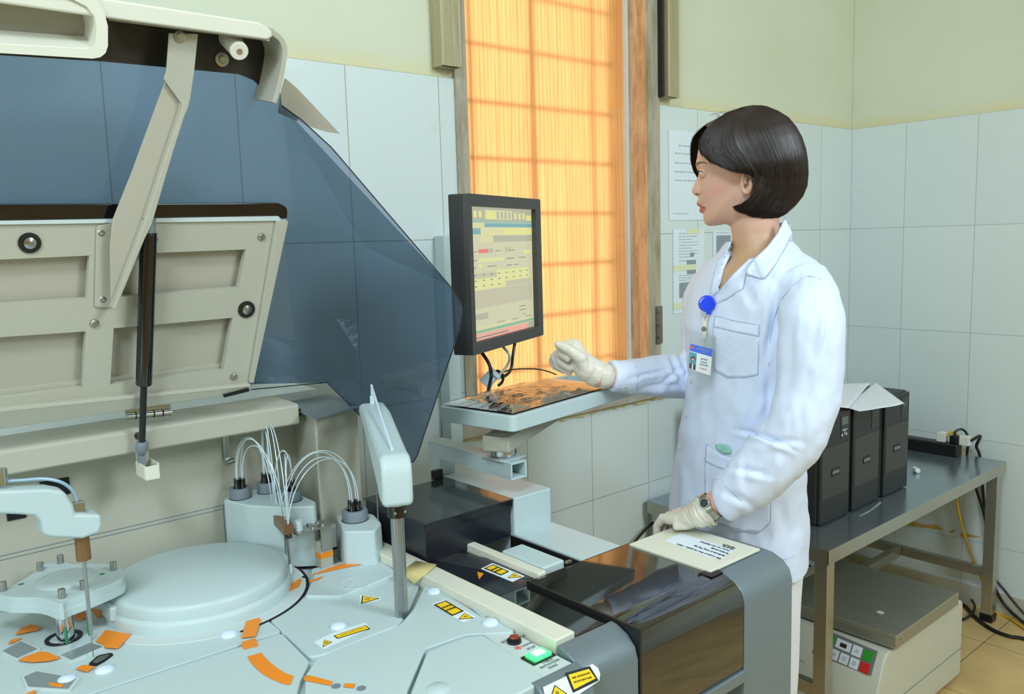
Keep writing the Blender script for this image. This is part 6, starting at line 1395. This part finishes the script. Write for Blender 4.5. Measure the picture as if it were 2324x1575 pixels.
def patch(poly, off, name, m, par, th=.0012, res=9, z_fn=None, depth_fb=None, edge=True):
    """cloth patch: a 2D outline subdivided and laid on the coat along the view rays of its own outline"""
    bm = bmesh.new(); vs = [bm.verts.new((x, y, 0)) for x, y in poly]; es = [bm.edges.new((vs[i], vs[(i+1) % len(vs)])) for i in range(len(vs))]
    bmesh.ops.triangle_fill(bm, use_beauty=True, edges=es)
    for _ in range(5):
        le = [e for e in bm.edges if e.calc_length() > res]
        if not le: break
        bmesh.ops.subdivide_edges(bm, edges=le, cuts=1); bmesh.ops.triangulate(bm, faces=bm.faces[:])
    bm.verts.index_update(); vs = list(bm.verts); dep = []
    for v in vs:
        r = on_coat(v.co.x, v.co.y, off); dep.append((r[0]-CP).dot(FW) if r else None)
    good = sorted(d for d in dep if d is not None); md = good[len(good)//2] if good else 1.6
    dep = [d if d is not None and d < md+.075 else None for d in dep]; fixed = [d is not None for d in dep]; nb = [[e.other_vert(v).index for e in v.link_edges] for v in vs]
    gd = [(vs[i].co.x, vs[i].co.y, dep[i]) for i in range(len(vs)) if fixed[i]]
    for i, v in enumerate(vs):
        if not fixed[i]: dep[i] = min(gd, key=lambda g: (g[0]-v.co.x)**2+(g[1]-v.co.y)**2)[2] if gd else md
    for it in range(40):
        dep = [dep[i] if fixed[i] else sum(dep[k] for k in nb[i])/len(nb[i]) for i in range(len(vs))]
    for it in range(3): dep = [dep[i]*.5+.5*sum(dep[k] for k in nb[i])/len(nb[i]) for i in range(len(vs))]
    pts = [ud(v.co.x, v.co.y, d) for v, d in zip(vs, dep)]
    vs_xy = [(v.co.x, v.co.y) for v in vs]
    q = MB(); q.add(pts, [tuple(v.index for v in f.verts) for f in bm.faces]); bm.free()
    o = q.build(name, m, par, smooth=60, solid=th, recalc=True)
    if edge:
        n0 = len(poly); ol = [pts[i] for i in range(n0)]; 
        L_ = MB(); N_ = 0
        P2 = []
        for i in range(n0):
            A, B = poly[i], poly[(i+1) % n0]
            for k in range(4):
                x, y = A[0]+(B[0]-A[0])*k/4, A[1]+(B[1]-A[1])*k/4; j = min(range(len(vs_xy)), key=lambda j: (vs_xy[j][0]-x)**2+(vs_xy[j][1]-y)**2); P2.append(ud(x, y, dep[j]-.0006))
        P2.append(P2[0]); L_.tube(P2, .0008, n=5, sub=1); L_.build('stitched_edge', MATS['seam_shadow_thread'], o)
    return o
patch([(1779, 500), (1784, 498), (1799, 530), (1780, 566), (1758, 602), (1736, 631), (1728, 632), (1696, 622), (1694, 612), (1712, 588), (1742, 560), (1766, 528)], .0085, 'coat_collar', CT, co)
patch([(1693, 622), (1686, 655), (1654, 676), (1626, 690), (1606, 700), (1602, 692), (1618, 676), (1638, 652), (1664, 622), (1700, 588), (1716, 584), (1706, 604)], .0060, 'coat_lapel', CT, co)
patch([(1668, 548), (1672, 562), (1656, 582), (1642, 612), (1636, 640), (1626, 664), (1612, 676), (1614, 650), (1620, 620), (1632, 590), (1650, 566)], .0075, 'coat_lapel', CT, co)
# collar stand behind the neck
mb = MB(); rw = []
for k in range(21):
    t = -1.75+3.2*k/20; c0 = bpx(1724, 548); d = -TF*math.cos(t)*.060+TL_*math.sin(t)*.060; hgt = .030*math.cos(t*.8)+.006; rw.append([c0+d*1.05+ZU*-.012, c0+d*.94+ZU*hgt])
mb.grid(rw); mb.build('collar_stand', CT, co, smooth=60, solid=.0015)
patch([(1622, 716), (1665, 728), (1724, 738), (1723, 764), (1720, 850), (1690, 856), (1652, 856), (1620, 838), (1618, 745)], .0022, 'chest_pocket', CT, co)
patch([(1622, 716), (1665, 728), (1724, 738), (1723, 763), (1665, 752), (1620, 741)], .0036, 'pocket_hem', CT, co)
TORSO[0] = True
patch([(1603, 1008), (1640, 1030), (1668, 1034), (1700, 1060), (1750, 1095), (1748, 1185), (1725, 1208), (1680, 1204), (1600, 1178), (1600, 1048)], .0022, 'side_pocket', CT, co)
patch([(1603, 1008), (1640, 1032), (1665, 1038), (1655, 1068), (1625, 1058), (1601, 1046)], .0036, 'pocket_hem', CT, co)
patch([(1622, 1010), (1634, 1006), (1652, 1010), (1664, 1016), (1660, 1030), (1645, 1030), (1626, 1020)], .0030, 'green_glove_in_pocket', mat('mint_fabric', (150, 205, 190), .6), co, edge=False)
TORSO[0] = False
BTN = mat('coat_button', (206, 220, 210), .3)
for i, (x, y) in enumerate([(1569, 863), (1558, 940), (1544, 1015), (1416, 880)]):
    r = on_coat(x, y, .0008)
    if r:
        m_ = MB(); m_.lathe(r[0], [(0, 0), (.0058, 0), (.0062, .001), (.0056, .0022), (.0042, .0018), (0, .0016)], axis=r[1], n=24); o = m_.build('coat_button', BTN, co)
        ax = r[1].orthogonal().normalized(); m_ = MB()
        for k in (-1, 1): m_.cyl(r[0]+ax*k*.0012+r[1]*.0014, r[0]+ax*k*.0012+r[1]*.0019, .0004, n=6)
        m_.build('thread_hole', DARK, o)
def seam(pts, r=.0008, off=.0012):
    P = [on_coat(x, y, off) for x, y in pts]; P = [p[0] for p in P if p]
    if len(P) > 2: m_ = MB(); m_.tube(P, r, n=5, sub=3); m_.build('stitched_seam', mat('seam_shadow_thread', (196, 204, 220), .8, noise=0), co)
seam([(1862, 636), (1832, 628), (1800, 650), (1775, 680), (1758, 720), (1748, 770), (1745, 830)])
seam([(1627, 1088), (1650, 1106), (1682, 1136)]); seam([(1442, 830), (1446, 850), (1446, 872), (1444, 886)]); seam([(1770, 1272), (1800, 1262), (1826, 1240)])
# trousers and shoes
TR_ = mat('white_trousers', (225, 228, 235), .8, noise=.01); SH = mat('white_clog', (225, 225, 220), .4)
for an_, sg in feet:
    hp_ = V((hc.x, hc.y, .86))+TL_*.082*sg; kn = V((hc.x, hc.y, .46))+TL_*.088*sg+TF*.010; bt = V((an_.x, an_.y, .07)); m_ = MB()
    lst = []
    for i in range(26):
        t = i/25; p = hp_.lerp(kn, t*2) if t < .5 else kn.lerp(bt, t*2-1); r = .088-.012*min(1, t*2)-.004*max(0, t*2-1)+.0015*math.sin(t*17+sg); lst.append((p, TF*r, TL_*r*.92))
    rings(m_, lst, 36); m_.build('trouser_leg', TR_, person, smooth=60)
    m_ = MB(); c = V((an_.x, an_.y, 0)); lst = [(c+TF*s_+ZU*(h_/2+.002), TL_*w_, ZU*h_/2) for s_, w_, h_ in [(-.060, .018, .03), (-.052, .032, .055), (-.02, .038, .07), (.03, .040, .066), (.08, .044, .05), (.13, .042, .04), (.16, .030, .03), (.172, .012, .018)]]
    rings(m_, lst, 28); m_.build('shoe', SH, person, smooth=60)
# ---- gloved hands ----
LTX = mat('latex_glove', (222, 216, 200), .42, noise=.03, nscale=40); LTX.node_tree.nodes['Principled BSDF'].inputs['Subsurface Weight'].default_value = .1
def P3(x, y, d): return ud(x, y-5, d)
g = MB()
wr = P3(1350, 852, 1.745)
capsule(g, WRR+(WRR-ELR).normalized()*-.012, wr, .0275, .027); capsule(g, wr, P3(1325, 832, 1.74), .0285, .026)
capsule(g, P3(1330, 842, 1.735), P3(1304, 794, 1.745), .025, .017); capsule(g, P3(1334, 845, 1.755), P3(1288, 812, 1.775), .024, .016); capsule(g, P3(1325, 838, 1.74), P3(1290, 800, 1.76), .024, .016)
chain(g, [P3(1330, 846, 1.725), P3(1318, 818, 1.715), P3(1292, 799, 1.712), P3(1267, 787, 1.712)], [.016, .0135, .0105, .0085])           # thumb
chain(g, [P3(1304, 786, 1.745), P3(1280, 790, 1.745), P3(1272, 806, 1.732), P3(1288, 818, 1.722)], [.0125, .0105, .0092, .008])           # index
chain(g, [P3(1294, 796, 1.765), P3(1268, 806, 1.762), P3(1272, 826, 1.748), P3(1294, 840, 1.736)], [.0125, .0105, .0092, .008])           # middle
chain(g, [P3(1288, 806, 1.783), P3(1259, 816, 1.780), P3(1268, 836, 1.766), P3(1292, 849, 1.752)], [.012, .010, .009, .0078])             # ring
chain(g, [P3(1284, 816, 1.800), P3(1255, 824, 1.797), P3(1259, 836, 1.788), P3(1280, 846, 1.775)], [.0105, .009, .0078, .007])            # little
gl = evalmesh(g, [('REMESH', dict(mode='VOXEL', voxel_size=.0016)), ('SMOOTH', dict(factor=.5, iterations=3))])
N2 = normals(gl)
for i, p in enumerate(gl.v): gl.v[i] = p+N2[i]*(.0006*NZ.noise(p*160)+.0008*NZ.noise(p*70))
go = gl.build('latex_glove', LTX, person, smooth=180); go['label'] = 'cream latex glove on the raised right hand'
def cuffring(c, ax, r, m, par, n=30, wv=.0015, h=.012):
    ax = V(ax).normalized(); a = ax.orthogonal().normalized(); b_ = ax.cross(a); m_ = MB(); rows = []
    for k in range(6):
        h_ = -h/2+h*k/5; rr_ = r*(1+.10*math.sin(k*1.3)); rows.append([c+ax*(h_+wv*math.sin(j*1.7+k))+(a*math.cos(2*math.pi*j/n)+b_*math.sin(2*math.pi*j/n))*rr_*(1+.03*math.sin(j*2.3+k)) for j in range(n)])
    m_.grid(rows, closed=True); return m_.build('rolled_cuff', m, par, smooth=60, solid=.0016)
dR = (WRR-ELR).normalized(); cuffring(P3(1356, 853, 1.748), dR, .0265, LTX, go)
# left hand: gripping the edge of the cover behind the plate
g = MB(); dL = (WRL-ELL).normalized(); hw = uz(1592, 1168, .925)+ZU*.002; kc = V((1.25, .968, .9075))
capsule(g, hw-dL*.004, hw, .0262, .0255); capsule(g, hw, kc, .0255, .018); capsule(g, hw+PN*.006, kc+V((.022, .0, 0)), .020, .0165); capsule(g, hw-PN*.003, kc-V((.018, 0, 0)), .020, .0155)
fy = V((-.12, .99, 0)).normalized(); fx_ = V((.99, .12, 0))
for k, o_ in enumerate((-.024, -.006, .012, .028)):
    b0 = kc+fx_*o_+fy*.004; c1_ = V((b0.x, max(b0.y+.03, 1.006), .901)); chain(g, [b0, c1_, V((c1_.x-.002, c1_.y+.012, .884)), V((c1_.x-.003, c1_.y+.012, .866))], [.0115, .0095, .0085, .0075])
th = hw-PN*.012+PF*.006; chain(g, [th, kc-PN*.022-PF*.006+ZU*-.006, kc-PN*.026+PF*.016+ZU*-.010], [.0135, .011, .009])
gl = evalmesh(g, [('REMESH', dict(mode='VOXEL', voxel_size=.0017)), ('SMOOTH', dict(factor=.5, iterations=3))]); N2 = normals(gl)
for i, p in enumerate(gl.v):
    s_ = (p-hw).dot(dL); gl.v[i] = p+N2[i]*(.0007*math.sin(s_*700+3*NZ.noise(p*40))*(1 if s_ < .03 else .2)+.0008*NZ.noise(p*80))
g2 = gl.build('latex_glove', LTX, person, smooth=180); g2['label'] = 'cream latex glove on the lowered left hand'
cuffring(WRL+dL*.017, (hw-WRL), .0285, LTX, g2, wv=.002, h=.014)
# wristwatch on the left wrist
wc = WRL-dL*.001; m_ = MB(); a = dL.orthogonal().normalized(); b_ = dL.cross(a)
WT = thing('wristwatch', tuple(wc), 'steel link wristwatch on the left wrist, half under the coat cuff', 'watch')
rows = [[wc+dL*h_+(a*math.cos(2*math.pi*j/36)+b_*math.sin(2*math.pi*j/36))*(r_) for j in range(36)] for h_, r_ in [(-.005, .0262), (-.005, .0285), (.005, .0285), (.005, .0262)]]
m_.grid(rows, closed=True); m_.build('watch_band', STEEL, WT, smooth=30)
dc = (-PN*.8+PF*.45+ZU*.35); dc = (dc-dL*dc.dot(dL)).normalized(); m_ = MB(); m_.cyl(wc+dc*.027, wc+dc*.033, .0095, n=28); o = m_.build('watch_case', CHROME, WT, bevel=.001); m_ = MB(); m_.cyl(wc+dc*.0331, wc+dc*.0336, .0078, n=28); m_.build('watch_dial', mat('watch_dial_dark', (50, 60, 62), .2), o)
# ---- badge reel and card ----
r0 = on_coat(1606, 689, .006); nB = r0[1]
nB = (-(FW)*.9+nB*.3).normalized(); nB.z = 0; nB.normalize()
BR = thing('badge_reel', tuple(r0[0]), 'round blue badge reel clipped to the coat lapel above the name card', 'badge reel')
cB = ud(1604, 689, (r0[0]-CP).dot(FW)-.022); BLU = mat('blue_reel_plastic', (30, 70, 235), .15, spec=.8, noise=0)
m_ = MB(); m_.lathe(cB, [(0, -.004), (.0150, -.004), (.0162, -.002), (.0162, .002), (.0145, .0045), (.0105, .0050), (.0100, .0042), (0, .0042)], axis=nB, n=40); m_.build('reel_disc', BLU, BR, smooth=40)
cl = ud(1608, 708, (cB-CP).dot(FW)); m_ = MB(); m_.lathe(cl, [(0, -.003), (.0052, -.003), (.0052, .003), (0, .003)], axis=nB, n=20); m_.build('reel_lug', BLU, BR, bevel=.001)
dB = (cB-CP).dot(FW); m_ = MB(); m_.tube([ud(1608, 711, dB), ud(1603, 716, dB), ud(1600, 724, dB), ud(1604, 727, dB), ud(1609, 716, dB), ud(1609, 711, dB)], .0007, n=6); m_.build('wire_hook', STEEL, BR)
m_ = MB(); m_.prism([ud(x, y, dB+.001) for x, y in [(1597, 722), (1606, 724), (1602, 768), (1592, 766)]], nB*.0008); m_.build('clear_strap', mat('cloudy_vinyl', (214, 216, 196), .3), BR)
p = ud(1597, 746, dB-.001); m_ = MB(); m_.cyl(p, p+nB*.002, .0048, n=20); m_.build('snap_stud', STEEL, BR, bevel=.0006)
# card plane
crn = [(1566, 751), (1624, 764), (1615, 866), (1558, 844)]
dC = min((on_coat(x, y, .004)[0]-CP).dot(FW) for x in (1572, 1585, 1600, 1612) for y in (760, 790, 820, 850) if on_coat(x, y, 0))-.013
C4 = [ud(1566, 751, dC+.006), ud(1624, 764, dC-.002), ud(1616, 864, dC-.002), ud(1559, 845, dC+.006)]
ID = thing('id_card', tuple((C4[2]+C4[3])/2), 'plastic name card with blue header and portrait photo, hanging on the coat front', 'name badge')
cn = (C4[1]-C4[0]).cross(C4[3]-C4[0]).normalized(); cn = cn if cn.dot(FW) < 0 else -cn
def cq(u, v, o=0): return (C4[0]*(1-u)+C4[1]*u)*(1-v)+(C4[3]*(1-u)+C4[2]*u)*v+cn*o
VIN = thin_glass('clear_vinyl_sleeve', (.93, .95, .95), gloss=.05, rough=.12, diff=.14, dcol=(215, 222, 218))
m_ = MB(); m_.prism([cq(0, 0), cq(1, 0), cq(1, 1), cq(0, 1)], cn*.0012); m_.build('vinyl_sleeve', VIN, ID, smooth=0)
def crect(u0, u1, v0, v1, m, name, par, o=.0016, t=.0003): q = MB(); q.prism([cq(u0, v0, o), cq(u1, v0, o), cq(u1, v1, o), cq(u0, v1, o)], cn*t); return q.build(name, m, par, smooth=0)
card = crect(.05, .92, .30, .90, mat('card_white', (222, 232, 234), .35, noise=0), 'card', ID)
hd = crect(.05, .92, .30, .47, mat('card_blue', (70, 110, 215), .35, noise=0), 'card_header', card, .0020)
ph = crect(.05, .33, .49, .885, mat('photo_teal', (88, 150, 170), .4, noise=0), 'portrait_photo', card, .0020)
crect(.09, .30, .76, .885, mat('suit_dark', (54, 44, 44), .5), 'portrait_suit', ph, .0024); crect(.17, .22, .76, .885, LABELW, 'portrait_shirt', ph, .0027)
c = cq(.195, .635, .0024); m_ = MB(); m_.lathe(c, [(0, 0), (.0042, 0), (.0042, .0003), (0, .0003)], axis=cn, n=20); m_.build('portrait_hair', mat('portrait_dark_hair', (60, 44, 40), .5), ph, smooth=0)
c = cq(.195, .65, .0028); m_ = MB(); m_.lathe(c, [(0, 0), (.0028, 0), (.0028, .0003), (0, .0003)], axis=cn, n=20); m_.build('portrait_face', mat('portrait_skin', (206, 150, 126), .5), ph, smooth=0)
c = cq(.13, .375, .0024); m_ = MB(); m_.lathe(c, [(0, 0), (.0030, 0), (.0030, .0003), (0, .0003)], axis=cn, n=20); m_.build('red_emblem', mat('emblem_red', (232, 90, 60), .4), hd, smooth=0)
eu, ev = (C4[1]-C4[0]).normalized(), (C4[0]-C4[3]).normalized()
for s_, u_, v_, sz, m, wd_ in [('BỆNH VIỆN ĐA KHOA', .57, .365, .0030, mat('card_gold', (200, 190, 110), .5), .022), ('BỘ Y TẾ', .57, .425, .0030, MATS['card_gold'], .008), ('THẺ CÁN BỘ', .62, .58, .0036, INK, .013), ('KỸ THUẬT VIÊN', .62, .65, .0030, INK, .012), ('KHOA XÉT NGHIỆM', .62, .71, .0030, INK, .016), ('SỐ: 1-BVCB-3CN', .62, .80, .0034, mat('card_red', (220, 70, 60), .5), .014)]:
    text_mesh(s_, sz, m, cq(u_, v_, .0024), eu, ev, parent=card, wid=wd_)
